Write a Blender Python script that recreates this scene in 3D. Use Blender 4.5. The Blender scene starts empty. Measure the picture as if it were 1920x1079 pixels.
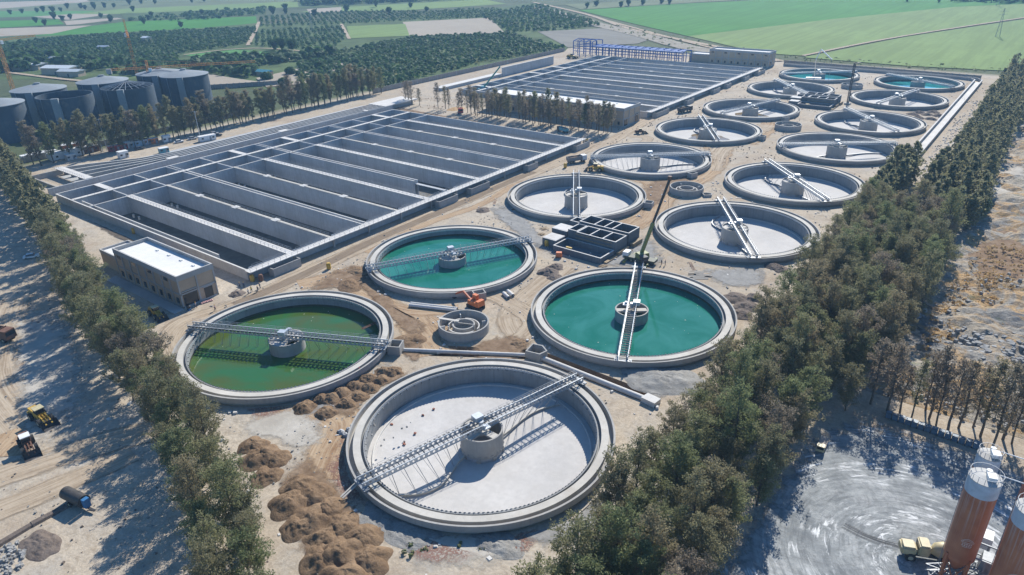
import bpy, bmesh, math, random
from mathutils import Vector, Matrix, noise, geometry
R = math.radians; PI = math.pi
S = bpy.context.scene; COL = S.collection
random.seed(7)
rnd = random.Random(11)
def U(a, b): return rnd.uniform(a, b)

# ---------------------------------------------------------------- survey
# Site frame: x runs across the two rows of clarifiers, y along them, metres, ground z = 0.
CAM = (130.203, -80.976, 83.6); PIT = 0.4535; ROL = -0.0247; AZ = 0.9115; FN = 1318.16
_s, _c = math.sin(AZ), math.cos(AZ)
_fw = Vector((-_c, _s, 0)); _rt = Vector((_s, _c, 0))
def _axes():
    cp, sp = math.cos(PIT), math.sin(PIT)
    fwd = _fw * cp + Vector((0, 0, -sp)); up = _fw * sp + Vector((0, 0, cp))
    c, s = math.cos(ROL), math.sin(ROL)
    return fwd, _rt * c + up * s, up * c - _rt * s
FWD, RGT, UPV = _axes()
def at(px, py, z=0.0):
    """site point at height z that was surveyed at photo pixel (px, py)"""
    d = FWD + RGT * ((px - 960) / FN) - UPV * ((py - 539.5) / FN)
    t = (z - CAM[2]) / d.z
    return (CAM[0] + d.x * t, CAM[1] + d.y * t)

# ---------------------------------------------------------------- object helpers
def tag(o, label=None, cat=None, group=None, kind=None):
    if label: o['label'] = label
    if cat: o['category'] = cat
    if group: o['group'] = group
    if kind: o['kind'] = kind
    return o
def empty(name, loc, label, cat, group=None, rz=0.0):
    o = bpy.data.objects.new(name, None); COL.objects.link(o)
    o.location = loc if len(loc) == 3 else (loc[0], loc[1], 0.0)
    o.rotation_euler = (0, 0, rz); o.empty_display_size = 1
    return tag(o, label, cat, group)
def copy_tree(o, parent=None):
    c = o.copy(); COL.objects.link(c)
    if parent is not None: c.parent = parent
    for ch in list(o.children): copy_tree(ch, c)
    return c
class MB:
    def __init__(s): s.v = []; s.f = []; s.uv = None
    def add(s, vs, fs):
        n = len(s.v); s.v += [tuple(p) for p in vs]; s.f += [tuple(i + n for i in f) for f in fs]; return s
    def box(s, x0, y0, z0, x1, y1, z1):
        v = [(x, y, z) for z in (z0, z1) for x, y in ((x0, y0), (x1, y0), (x1, y1), (x0, y1))]
        return s.add(v, [(3, 2, 1, 0), (4, 5, 6, 7), (0, 1, 5, 4), (1, 2, 6, 5), (2, 3, 7, 6), (3, 0, 4, 7)])
    def cbox(s, cx, cy, z0, lx, ly, h, ang=0.0, taper=1.0):
        c, sn = math.cos(ang), math.sin(ang); v = []
        for z, k in ((z0, 1.0), (z0 + h, taper)):
            for dx, dy in ((-1, -1), (1, -1), (1, 1), (-1, 1)):
                x, y = dx * lx / 2 * k, dy * ly / 2 * k
                v.append((cx + x * c - y * sn, cy + x * sn + y * c, z))
        return s.add(v, [(3, 2, 1, 0), (4, 5, 6, 7), (0, 1, 5, 4), (1, 2, 6, 5), (2, 3, 7, 6), (3, 0, 4, 7)])
    def beam(s, p, q, w, h):
        p, q = Vector(p), Vector(q); d = (q - p).normalized()
        a = d.cross(Vector((0, 0, 1)))
        if a.length < 1e-4: a = Vector((1, 0, 0))
        a.normalize(); b = a.cross(d).normalized(); v = []
        for e in (p, q):
            for i, j in ((-1, -1), (1, -1), (1, 1), (-1, 1)): v.append(e + a * (i * w / 2) + b * (j * h / 2))
        return s.add(v, [(0, 1, 2, 3), (7, 6, 5, 4), (4, 5, 1, 0), (5, 6, 2, 1), (6, 7, 3, 2), (7, 4, 0, 3)])
    def tube(s, p, q, r0, r1=None, n=8, caps=True):
        if r1 is None: r1 = r0
        p, q = Vector(p), Vector(q); d = (q - p).normalized()
        a = d.cross(Vector((0, 0, 1)))
        if a.length < 1e-3: a = Vector((1, 0, 0))
        a.normalize(); b = a.cross(d); v = []
        for e, r in ((p, r0), (q, r1)):
            for i in range(n):
                t = 2 * PI * i / n; v.append(e + (a * math.cos(t) + b * math.sin(t)) * r)
        f = [(i, i + n, (i + 1) % n + n, (i + 1) % n) for i in range(n)]
        if caps: f += [tuple(range(n)), tuple(range(2 * n - 1, n - 1, -1))]
        return s.add(v, f)
    def path(s, pts, rs, n=6):
        if not isinstance(rs, (list, tuple)): rs = [rs] * len(pts)
        for i in range(len(pts) - 1): s.tube(pts[i], pts[i + 1], rs[i], rs[i + 1], n)
        return s
    def lathe(s, prof, n=96, c=(0, 0), z=0.0):
        v = []; m = len(prof)
        for i in range(n):
            t = 2 * PI * i / n; ct, st = math.cos(t), math.sin(t)
            v += [(c[0] + r * ct, c[1] + r * st, z + h) for r, h in prof]
        f = [(i * m + j, ((i + 1) % n) * m + j, ((i + 1) % n) * m + j + 1, i * m + j + 1) for i in range(n) for j in range(m - 1)]
        return s.add(v, f)
    def disc(s, r, z, n=96, c=(0, 0), zc=None):
        v = [(c[0] + r * math.cos(2 * PI * i / n), c[1] + r * math.sin(2 * PI * i / n), z) for i in range(n)] + [(c[0], c[1], z if zc is None else zc)]
        return s.add(v, [(i, (i + 1) % n, n) for i in range(n)])
    def prism(s, poly, z0, z1):
        n = len(poly); v = [(x, y, z0) for x, y in poly] + [(x, y, z1) for x, y in poly]
        return s.add(v, [tuple(range(n - 1, -1, -1)), tuple(range(n, 2 * n))] + [(i, (i + 1) % n, (i + 1) % n + n, i + n) for i in range(n)])
    def ringwall(s, poly, t, z0, z1):
        """closed wall of thickness t following a polygon"""
        n = len(poly); c = (sum(p[0] for p in poly) / n, sum(p[1] for p in poly) / n)
        inn = []
        for x, y in poly:
            d = math.hypot(x - c[0], y - c[1]); k = 1 - t / d; inn.append((c[0] + (x - c[0]) * k, c[1] + (y - c[1]) * k))
        v = [(x, y, z) for z in (z0, z1) for x, y in poly] + [(x, y, z) for z in (z0, z1) for x, y in inn]
        f = []
        for i in range(n):
            j = (i + 1) % n
            f += [(i, j, j + n, i + n), (j + 2 * n, i + 2 * n, i + 3 * n, j + 3 * n), (i + n, j + n, j + 3 * n, i + 3 * n), (j, i, i + 2 * n, j + 2 * n)]
        return s.add(v, f)
    def ell(s, c, r, n=10, m=6, jit=0.0, zmin=None):
        v = []
        for j in range(m + 1):
            p = PI * j / m - PI / 2
            for i in range(n):
                t = 2 * PI * i / n; k = 1 + U(-jit, jit)
                z = c[2] + r[2] * math.sin(p) * k
                if zmin is not None: z = max(z, zmin)
                v.append((c[0] + r[0] * math.cos(p) * math.cos(t) * k, c[1] + r[1] * math.cos(p) * math.sin(t) * k, z))
        return s.add(v, [(j * n + i, j * n + (i + 1) % n, (j + 1) * n + (i + 1) % n, (j + 1) * n + i) for j in range(m) for i in range(n)])
    def build(s, name, mat, parent=None, smooth=None, **kw):
        me = bpy.data.meshes.new(name); me.from_pydata(s.v, [], s.f); me.validate()
        for m_ in (mat if isinstance(mat, (list, tuple)) else [mat]): me.materials.append(m_)
        if smooth:
            me.shade_smooth(); me.set_sharp_from_angle(angle=R(smooth))
        o = bpy.data.objects.new(name, me); COL.objects.link(o)
        if parent is not None: o.parent = parent
        if kw: tag(o, **kw)
        return o

def pieces(mb):
    """split a mesh builder into one builder per loose piece"""
    par = list(range(len(mb.v)))
    def fd(i):
        while par[i] != i: par[i] = par[par[i]]; i = par[i]
        return i
    for f in mb.f:
        for i in f[1:]: par[fd(i)] = fd(f[0])
    out = {}
    for f in mb.f: out.setdefault(fd(f[0]), []).append(f)
    res = []
    for fs in out.values():
        ids = {}; m = MB()
        for f in fs:
            for i in f:
                if i not in ids: ids[i] = len(m.v); m.v.append(mb.v[i])
            m.f.append(tuple(ids[i] for i in f))
        res.append(m)
    return res
def build_each(mb, name, mat, parent, smooth=None):
    return [m.build(name, mat, parent, smooth) for m in pieces(mb)]
# ---------------------------------------------------------------- materials
MC = {}
def nt_new(name):
    m = bpy.data.materials.new(name); m.use_nodes = True; nt = m.node_tree; nt.nodes.clear()
    out = nt.nodes.new('ShaderNodeOutputMaterial'); b = nt.nodes.new('ShaderNodeBsdfPrincipled')
    nt.links.new(b.outputs[0], out.inputs[0]); return m, nt, b, out
def N(nt, t, **kw):
    n = nt.nodes.new(t)
    for k, v in kw.items():
        if k.startswith('i_'):
            n.inputs[k[2:].replace('_', ' ')].default_value = v
        else: setattr(n, k, v)
    return n
def noise_n(nt, vec, scale, detail=4, rough=.55, dist=0.0):
    n = N(nt, 'ShaderNodeTexNoise'); n.inputs['Scale'].default_value = scale; n.inputs['Detail'].default_value = detail
    n.inputs['Roughness'].default_value = rough; n.inputs['Distortion'].default_value = dist
    nt.links.new(vec, n.inputs['Vector']); return n.outputs['Fac']
def mapv(nt, vec, sc=(1, 1, 1), rot=(0, 0, 0)):
    m = N(nt, 'ShaderNodeMapping'); m.inputs['Scale'].default_value = sc; m.inputs['Rotation'].default_value = rot
    nt.links.new(vec, m.inputs['Vector']); return m.outputs[0]
def ramp(nt, fac, stops, interp='LINEAR'):
    r = N(nt, 'ShaderNodeValToRGB'); r.color_ramp.interpolation = interp; e = r.color_ramp.elements
    while len(e) < len(stops): e.new(0.5)
    for x, (p, c) in zip(e, stops): x.position = p; x.color = (c if len(c) == 4 else (*c, 1)) if not isinstance(c, (int, float)) else (c, c, c, 1)
    nt.links.new(fac, r.inputs[0]); return r.outputs[0]
def mix(nt, fac, a, b, mode='MIX'):
    m = N(nt, 'ShaderNodeMix'); m.data_type = 'RGBA'; m.blend_type = mode
    def s_(i, v):
        if isinstance(v, bpy.types.NodeSocket): nt.links.new(v, m.inputs[i])
        elif isinstance(v, (int, float)): m.inputs[i].default_value = v if i == 0 else (v, v, v, 1)
        else: m.inputs[i].default_value = (*v, 1) if len(v) == 3 else v
    s_(0, fac); s_(6, a); s_(7, b); return m.outputs[2]
def bump(nt, b, h, strength=.4, dist=.1):
    n = N(nt, 'ShaderNodeBump'); n.inputs['Strength'].default_value = strength; n.inputs['Distance'].default_value = dist
    nt.links.new(h, n.inputs['Height']); nt.links.new(n.outputs[0], b.inputs['Normal'])
def pos(nt):
    return N(nt, 'ShaderNodeNewGeometry').outputs['Position']
def plain(name, col, rough=.6, metal=0.0, var=.18, scale=1.2, dirt=None, spec=.4):
    """painted or metal surface with worn, dusty variation"""
    if name in MC: return MC[name]
    m, nt, b, _ = nt_new(name); p = pos(nt)
    n1 = noise_n(nt, p, scale, 5); n2 = noise_n(nt, p, scale * 7, 3)
    c = mix(nt, ramp(nt, n1, [(.3, 0), (.75, 1)]), [x * (1 - var) for x in col], [min(1, x * (1 + var)) for x in col])
    dc = dirt or (.32, .27, .2)
    c = mix(nt, ramp(nt, n2, [(.55, 0), (.8, .35)]), c, dc)
    nt.links.new(c, b.inputs['Base Color']); b.inputs['Roughness'].default_value = rough; b.inputs['Metallic'].default_value = metal
    b.inputs['Specular IOR Level'].default_value = spec
    MC[name] = m; return m
def concrete(name, col, streak=.35, blotch=.25, rough=.85, joints=0.0, warm=(.30, .24, .17)):
    if name in MC: return MC[name]
    m, nt, b, _ = nt_new(name); p = pos(nt)
    big = noise_n(nt, p, .12, 5, .6); mid = noise_n(nt, p, .9, 5, .65); fine = noise_n(nt, p, 6, 3, .7)
    c = mix(nt, ramp(nt, big, [(.3, 0), (.7, 1)]), [x * (1 - blotch) for x in col], [x * (1 + blotch * .7) for x in col])
    c = mix(nt, ramp(nt, mid, [(.35, 0), (.8, .5)]), c, [x * .62 for x in col])
    st = noise_n(nt, mapv(nt, p, (1.1, 1.1, .06)), 1.3, 4, .6)
    c = mix(nt, ramp(nt, st, [(.48, 0), (.72, streak)]), c, [x * .42 for x in col])
    c = mix(nt, ramp(nt, noise_n(nt, p, .33, 4, .6), [(.55, 0), (.78, .4)]), c, warm)
    if joints:
        sep = N(nt, 'ShaderNodeSeparateXYZ'); nt.links.new(p, sep.inputs[0])
        for ax in (0, 1, 2):
            f = N(nt, 'ShaderNodeMath', operation='FRACT'); d = N(nt, 'ShaderNodeMath', operation='DIVIDE'); d.inputs[1].default_value = joints if ax < 2 else joints * .6
            nt.links.new(sep.outputs[ax], d.inputs[0]); nt.links.new(d.outputs[0], f.inputs[0])
            c = mix(nt, ramp(nt, f.outputs[0], [(0, .35), (.015, .35), (.03, 0)]), c, [x * .5 for x in col])
    c = mix(nt, .25, c, mix(nt, fine, [x * .6 for x in col], [x * 1.3 for x in col]))
    nt.links.new(c, b.inputs['Base Color']); b.inputs['Roughness'].default_value = rough; b.inputs['Specular IOR Level'].default_value = .25
    bump(nt, b, mid, .25, .08)
    MC[name] = m; return m
def earth(name, cols, scale=.08, rough=.95, bumpd=.25, fine=1.4, speck=None):
    """cols: three colours from low to high noise"""
    if name in MC: return MC[name]
    m, nt, b, _ = nt_new(name); p = pos(nt)
    n1 = noise_n(nt, p, scale, 7, .6, .6); n2 = noise_n(nt, p, fine, 6, .7)
    c = ramp(nt, n1, [(.32, cols[0]), (.52, cols[1]), (.72, cols[2])])
    c = mix(nt, ramp(nt, n2, [(.35, 0), (.75, .55)]), c, [x * .6 for x in cols[0]])
    n3 = noise_n(nt, p, scale * 6, 5, .65)
    c = mix(nt, ramp(nt, n3, [(.4, 0), (.7, .45)]), c, cols[2])
    if speck:
        v = N(nt, 'ShaderNodeTexVoronoi'); v.inputs['Scale'].default_value = speck[1]; nt.links.new(p, v.inputs['Vector'])
        c = mix(nt, ramp(nt, v.outputs['Distance'], [(0, .8), (.12, .8), (.2, 0)]), c, speck[0])
    nt.links.new(c, b.inputs['Base Color']); b.inputs['Roughness'].default_value = rough; b.inputs['Specular IOR Level'].default_value = .15
    bump(nt, b, n2, .6, bumpd)
    MC[name] = m; return m
def patchmat(name, cols, edge=.35, scale=.5, streaks=False, amount=1.0, fine=1.6, thr=None):
    """soil patch whose ragged edge fades out; needs a UV where v (or both) is 0..1 across the sheet"""
    if name in MC: return MC[name]
    m, nt, b, out = nt_new(name); p = pos(nt)
    uv = N(nt, 'ShaderNodeUVMap').outputs[0]
    sep = N(nt, 'ShaderNodeSeparateXYZ'); nt.links.new(uv, sep.inputs[0])
    n1 = noise_n(nt, p, scale, 6, .65); n2 = noise_n(nt, p, fine, 5, .7)
    c = ramp(nt, n1, [(.33, cols[0]), (.52, cols[1]), (.7, cols[2])])
    c = mix(nt, ramp(nt, n2, [(.4, 0), (.75, .5)]), c, [x * .65 for x in cols[0]])
    fac = sep.outputs[1] if streaks else sep.outputs[0]
    if streaks:      # u in metres along, v across 0..1
        st = noise_n(nt, mapv(nt, uv, (.035, 9, 1)), 1.6, 5, .65, .15)
        c = mix(nt, ramp(nt, st, [(.35, 0), (.6, 1)]), c, cols[2]); c = mix(nt, ramp(nt, noise_n(nt, mapv(nt, uv, (.05, 22, 1)), 1.3, 3, .6), [(.5, 0), (.68, .8)]), c, cols[0])
        w = N(nt, 'ShaderNodeMath', operation='PINGPONG'); w.inputs[1].default_value = .5; nt.links.new(fac, w.inputs[0])
        k = N(nt, 'ShaderNodeMath', operation='MULTIPLY'); k.inputs[1].default_value = 2; nt.links.new(w.outputs[0], k.inputs[0]); e = k.outputs[0]
    else: e = fac  # u: 0 at rim, 1 at centre
    a = N(nt, 'ShaderNodeMath', operation='ADD'); nt.links.new(e, a.inputs[0])
    nn = N(nt, 'ShaderNodeMath', operation='MULTIPLY_ADD'); nn.inputs[1].default_value = edge * 2.4; nn.inputs[2].default_value = -edge * 1.2
    nt.links.new(noise_n(nt, mapv(nt, uv, (.12, 3, 1)) if streaks else p, 1.5 if streaks else .45, 5, .65), nn.inputs[0]); nt.links.new(nn.outputs[0], a.inputs[1])
    al = ramp(nt, a.outputs[0], [(edge * .55, 0), (edge * 1.25, amount)])
    if thr: al = mix(nt, 1, al, ramp(nt, st if streaks else n2, [(thr, 0), (thr + .12, 1)]), 'MULTIPLY')
    nt.links.new(c, b.inputs['Base Color']); b.inputs['Roughness'].default_value = .95; b.inputs['Specular IOR Level'].default_value = .1
    nt.links.new(al, b.inputs['Alpha']); bump(nt, b, n2, .5, .15)
    MC[name] = m; return m
# ---------------------------------------------------------------- camera, sun, sky
cd = bpy.data.cameras.new('camera'); cam = bpy.data.objects.new('camera', cd); COL.objects.link(cam); S.camera = cam
cd.sensor_width = 36; cd.lens = 36 * FN / 1920; cd.clip_start = .5; cd.clip_end = 9000
cam.matrix_world = Matrix(((RGT.x, UPV.x, -FWD.x, CAM[0]), (RGT.y, UPV.y, -FWD.y, CAM[1]), (RGT.z, UPV.z, -FWD.z, CAM[2]), (0, 0, 0, 1)))
SUN_EL = R(37); SUN_TO = Vector((-.22, .976, 0)).normalized()     # towards the sun
sd = SUN_TO * math.cos(SUN_EL) + Vector((0, 0, math.sin(SUN_EL)))
L = bpy.data.lights.new('sun', 'SUN'); L.energy = 5.0; L.angle = R(.53); L.color = (1, .95, .87)
lo = bpy.data.objects.new('sun', L); COL.objects.link(lo); lo.rotation_euler = sd.to_track_quat('Z', 'Y').to_euler(); lo.location = (0, 0, 200)
W = bpy.data.worlds.new('World'); S.world = W; W.use_nodes = True; wn = W.node_tree
sky = wn.nodes.new('ShaderNodeTexSky'); sky.sky_type = 'NISHITA'; sky.sun_disc = False; sky.sun_elevation = SUN_EL
sky.sun_rotation = math.atan2(SUN_TO.x, SUN_TO.y); sky.dust_density = .6; sky.ozone_density = 6.0; sky.altitude = 900
bg = wn.nodes['Background']; bg.inputs[1].default_value = .105; tint = wn.nodes.new('ShaderNodeMix'); tint.data_type = 'RGBA'; tint.blend_type = 'MULTIPLY'; tint.inputs[0].default_value = 1; tint.inputs[7].default_value = (.70, 1.0, 1.14, 1)
wn.links.new(sky.outputs[0], tint.inputs[6]); wn.links.new(tint.outputs[2], bg.inputs[0])
S.view_settings.view_transform = 'Standard'; S.view_settings.look = 'None'; S.view_settings.exposure = 0.5
S.render.engine = 'CYCLES'
try:
    S.cycles.max_bounces = 6; S.cycles.transparent_max_bounces = 12; S.cycles.volume_bounces = 0; S.cycles.diffuse_bounces = 3
    S.cycles.volume_step_rate = 1; S.cycles.volume_max_steps = 64
except Exception: pass
HZ = bpy.data.materials.new('haze'); HZ.use_nodes = True; hn = HZ.node_tree; hn.nodes.clear()
ho = hn.nodes.new('ShaderNodeOutputMaterial'); hv = hn.nodes.new('ShaderNodeVolumePrincipled'); hn.links.new(hv.outputs[0], ho.inputs[1])
hv.inputs['Color'].default_value = (.38, .68, 1, 1); hv.inputs['Density'].default_value = .00019; hv.inputs['Anisotropy'].default_value = .1
CONC = concrete('concrete', (.40, .385, .355)); CONCD = concrete('concrete_basin', (.47, .48, .485), .45, .22, joints=6.0)
CONCL = concrete('concrete_light', (.62, .60, .56), .1, .15); CONCI = concrete('concrete_inner', (.30, .305, .30), .5, .25)
CONCF = concrete('concrete_floor', (.53, .51, .48), .0, .16, warm=(.42, .38, .33))
CONCW = concrete('concrete_walk', (.54, .51, .45), .1, .22); CONCB = concrete('concrete_fresh', (.17, .18, .19), .5, .3, joints=3.0)
GALV = plain('galvanised', (.50, .53, .55), .45, .35, .12, 2, (.4, .38, .34)); GALVD = plain('galvanised_dull', (.26, .28, .30), .5, .3, .15, 2)
RAIL = plain('rail_grey', (.34, .36, .38), .5, .2, .1)
DARK = plain('dark_metal', (.05, .05, .055), .6); RUBBER = plain('rubber', (.03, .03, .03), .8, 0, .2, 2, (.2, .17, .13))
YEL = plain('machine_yellow', (.55, .34, .05), .5, 0, .2, 1.5); YELP = plain('machine_pale_yellow', (.50, .43, .25), .5)
GLASS = plain('window_dark', (.02, .025, .03), .15, 0, .2, 1, (.1, .1, .1), .6)
ORANGE = plain('machine_orange', (.62, .17, .05), .5); WHITE = plain('white_paint', (.72, .72, .70), .5, 0, .08); RED = plain('red_paint', (.40, .05, .04), .5)
BLUE = plain('blue_paint', (.04, .16, .34), .5); TEALP = plain('teal_paint', (.10, .33, .38), .5); BROWNM = plain('rust_brown', (.16, .08, .05), .7)
STEELB = plain('blue_steel', (.012, .10, .36), .7); CRANEO = plain('crane_orange', (.60, .27, .06), .55); GREENC = plain('crane_green', (.05, .25, .2), .5)
SOIL = earth('soil_pile', [(.15, .095, .055), (.22, .145, .085), (.30, .21, .13)], .35, bumpd=.4, fine=3.5)
GRAVEL = earth('gravel', [(.22, .21, .19), (.31, .30, .275), (.38, .37, .34)], .5, bumpd=.3, fine=4)
GRAVD = earth('dark_gravel', [(.12, .095, .08), (.18, .145, .12), (.23, .19, .16)], .5, bumpd=.3, fine=4)
ROCK = earth('rock', [(.20, .20, .19), (.34, .33, .31), (.50, .49, .46)], .6, fine=3)
BRICK = plain('brick_rubble', (.30, .12, .08), .9, 0, .3, 3)
def field(name, c, var=.12, rows=None, sc=.01):
    if name in MC: return MC[name]
    m, nt, b, _ = nt_new(name); p = pos(nt)
    n = noise_n(nt, p, sc, 6, .6); n2 = noise_n(nt, p, sc * 12, 4, .6)
    k = mix(nt, ramp(nt, n, [(.3, 0), (.7, 1)]), [x * (1 - var) for x in c], [x * (1 + var) for x in c])
    k = mix(nt, ramp(nt, n2, [(.35, 0), (.7, .35)]), k, [x * .72 for x in c])
    if rows:
        st = noise_n(nt, mapv(nt, p, (rows[1], rows[2], 1), (0, 0, rows[0])), 1, 3, .6)
        k = mix(nt, ramp(nt, st, [(.42, 0), (.6, .5)]), k, [x * .68 for x in c])
    nt.links.new(k, b.inputs['Base Color']); b.inputs['Roughness'].default_value = .95; b.inputs['Specular IOR Level'].default_value = .1
    MC[name] = m; return m
def watermat(name, c1, c2, rough=.05):
    m, nt, b, _ = nt_new(name); p = pos(nt)
    n = noise_n(nt, p, .07, 5, .6, 1.2); k = ramp(nt, n, [(.38, c1), (.62, c2)])
    k = mix(nt, ramp(nt, noise_n(nt, p, 1.6, 4, .7), [(.66, 0), (.70, .3)]), k, [min(1, x * 1.6 + .03) for x in c2])
    nt.links.new(k, b.inputs['Base Color']); b.inputs['Roughness'].default_value = rough; b.inputs['IOR'].default_value = 1.33
    b.inputs['Specular IOR Level'].default_value = .5; bump(nt, b, noise_n(nt, p, 2.5, 3, .5), .1, .05)
    return m
W_TEAL = watermat('water_teal', (.008, .13, .085), (.03, .18, .14)); W_GREEN = watermat('water_green', (.065, .095, .015), (.03, .12, .035))
W_PALE = watermat('water_pale', (.02, .22, .22), (.05, .30, .30))
# ---------------------------------------------------------------- ground sheet with pits
ROWY = [0.0, 58.67, 126.43, 184.37, 244.14, 300.98, 367.42, 426.43]; COLX = [0.0, 59.33]
TANKS = [(COLX[c], ROWY[r]) for r in range(8) for c in range(2)]
B1 = (-161.5, 16.0, -36.5, 192.0); B2 = (-169.0, 258.0, -37.0, 424.0)
CANAL = (-184.0, 19.5, -171.0, 214.0)
def circ(c, r, n): return [(c[0] + r * math.cos(2 * PI * i / n), c[1] + r * math.sin(2 * PI * i / n)) for i in range(n)]
TR1 = [(27.0, 13.2), (50.0, 27.2), (47.8, 31.2), (24.6, 17.2)]; TR2 = [(52.2, 28.2), (79.0, 27.6), (79.0, 31.6), (52.2, 32.0)]
holes = [circ(t, 23.0, 48) for t in TANKS]
holes += [[(b[0] + 1, b[1] + 1), (b[2] - 3.3, b[1] + 1), (b[2] - 3.3, b[3] - 1), (b[0] + 1, b[3] - 1)] for b in (B1, B2)]
holes += [TR1, TR2]
def ground_sheet():
    vs = []; ed = []
    def loop(pts):
        n = len(vs); vs.extend(Vector(p) for p in pts); ed.extend((n + i, n + (i + 1) % len(pts)) for i in range(len(pts)))
    loop([(-5000, -2500), (4000, -2500), (4000, 5000), (-5000, 5000)])
    for h in holes: loop(h)
    for i in range(-24, 22):
        for j in range(-12, 44): vs.append(Vector((i * 14 + U(-3, 3), j * 14 + U(-3, 3))))
    r = geometry.delaunay_2d_cdt(vs, ed, [], 0, 1e-4)
    V, F = r[0], r[2]; out = []
    def inside(p, poly):
        k = False; n = len(poly)
        for i in range(n):
            a, b = poly[i], poly[(i + 1) % n]
            if (a[1] > p[1]) != (b[1] > p[1]) and p[0] < (b[0] - a[0]) * (p[1] - a[1]) / (b[1] - a[1]) + a[0]: k = not k
        return k
    for f in F:
        c = [sum(V[i][k] for i in f) / len(f) for k in (0, 1)]
        if not any(inside(c, h) for h in holes): out.append(tuple(f))
    m = MB(); m.v = [(v[0], v[1], 0.0) for v in V]; m.f = out
    return m
def ground_mat():
    m, nt, b, _ = nt_new('site_ground'); p = pos(nt)
    big = noise_n(nt, p, .018, 6, .6, .5); mid = noise_n(nt, p, .16, 6, .65, .4); fine = noise_n(nt, p, 1.6, 6, .72)
    c = ramp(nt, big, [(.3, (.38, .30, .21)), (.5, (.49, .41, .305)), (.7, (.53, .47, .38))])
    c = mix(nt, ramp(nt, mid, [(.45, 0), (.7, .7)]), c, (.36, .345, .31))
    c = mix(nt, ramp(nt, noise_n(nt, p, .07, 5, .6), [(.52, 0), (.7, .6)]), c, (.28, .20, .135))
    c = mix(nt, ramp(nt, fine, [(.4, 0), (.7, .6)]), c, (.22, .175, .125)); c = mix(nt, ramp(nt, noise_n(nt, p, 5, 4, .75), [(.5, 0), (.7, .5)]), c, (.55, .5, .43)); c = mix(nt, ramp(nt, noise_n(nt, p, .45, 6, .7, .8), [(.5, 0), (.66, .55)]), c, (.25, .20, .145))
    trk = noise_n(nt, mapv(nt, p, (2.2, .06, 1)), 1, 4, .6, .3)
    c = mix(nt, ramp(nt, trk, [(.55, 0), (.7, .22)]), c, (.5, .44, .35))
    # beyond the works the land is dull farmland
    ln = N(nt, 'ShaderNodeSeparateXYZ'); nt.links.new(p, ln.inputs[0])
    fx = N(nt, 'ShaderNodeMapRange'); fx.inputs['From Min'].default_value = -222; fx.inputs['From Max'].default_value = -232; nt.links.new(ln.outputs[0], fx.inputs[0])
    fy = N(nt, 'ShaderNodeMapRange'); fy.inputs['From Min'].default_value = 480; fy.inputs['From Max'].default_value = 492; nt.links.new(ln.outputs[1], fy.inputs[0])
    mx = N(nt, 'ShaderNodeMath', operation='MAXIMUM'); nt.links.new(fx.outputs[0], mx.inputs[0]); nt.links.new(fy.outputs[0], mx.inputs[1])
    farm = ramp(nt, noise_n(nt, p, .012, 6, .6), [(.35, (.07, .085, .04)), (.55, (.10, .12, .055)), (.72, (.17, .15, .09))])
    farm = mix(nt, ramp(nt, mid, [(.4, 0), (.7, .6)]), farm, (.05, .065, .03))
    c = mix(nt, mx.outputs[0], c, farm)
    nt.links.new(c, b.inputs['Base Color']); b.inputs['Roughness'].default_value = .95; b.inputs['Specular IOR Level'].default_value = .12
    h = mix(nt, .5, mid, fine); bump(nt, b, h, .7, .35)
    return m
ground_sheet().build('ground', ground_mat(), kind='structure')
# ---------------------------------------------------------------- sheets lying on the ground
ZL = [0.012]
def nextz(): ZL[0] += .004; return ZL[0]
def set_uv(o, uvs):
    lay = o.data.uv_layers.new(name='UVMap')
    for l in o.data.loops: lay.data[l.index].uv = uvs[l.vertex_index]
def smooth_path(pts, n=6):
    out = []
    for i in range(len(pts) - 1):
        p0 = pts[max(i - 1, 0)]; p1 = pts[i]; p2 = pts[i + 1]; p3 = pts[min(i + 2, len(pts) - 1)]
        for k in range(n):
            t = k / n
            out.append(tuple(.5 * ((2 * p1[a]) + (-p0[a] + p2[a]) * t + (2 * p0[a] - 5 * p1[a] + 4 * p2[a] - p3[a]) * t * t + (-p0[a] + 3 * p1[a] - 3 * p2[a] + p3[a]) * t ** 3) for a in (0, 1)))
    out.append(tuple(pts[-1])); return out
def over_pit(c): return any(math.dist(c, t) < 25.4 for t in TANKS) or any(b[0] < c[0] < b[2] - 2 and b[1] < c[1] < b[3] for b in (B1, B2))
def ribbon(name, pts, width, mat, z=None):
    pts = smooth_path(pts, 12); z = nextz() if z is None else z; v = []; f = []; uv = []; s = 0
    for i, p in enumerate(pts):
        a = pts[max(i - 1, 0)]; b = pts[min(i + 1, len(pts) - 1)]; d = Vector((b[0] - a[0], b[1] - a[1])).normalized(); n = Vector((-d.y, d.x))
        if i: s += math.dist(p, pts[i - 1])
        w = width if not isinstance(width, (list, tuple)) else width[0] + (width[1] - width[0]) * i / (len(pts) - 1)
        for j in range(5):
            k = j / 4; v.append((p[0] + n.x * w * (k - .5), p[1] + n.y * w * (k - .5), z)); uv.append((s, k))
    for i in range(len(pts) - 1):
        for j in range(4):
            a = i * 5 + j; c = ((v[a][0] + v[a + 6][0]) / 2, (v[a][1] + v[a + 6][1]) / 2)
            if not over_pit(c): f.append((a, a + 5, a + 6, a + 1))
    m = MB(); m.v = v; m.f = f; o = m.build(name, mat, kind='structure'); set_uv(o, uv); return o
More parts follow.
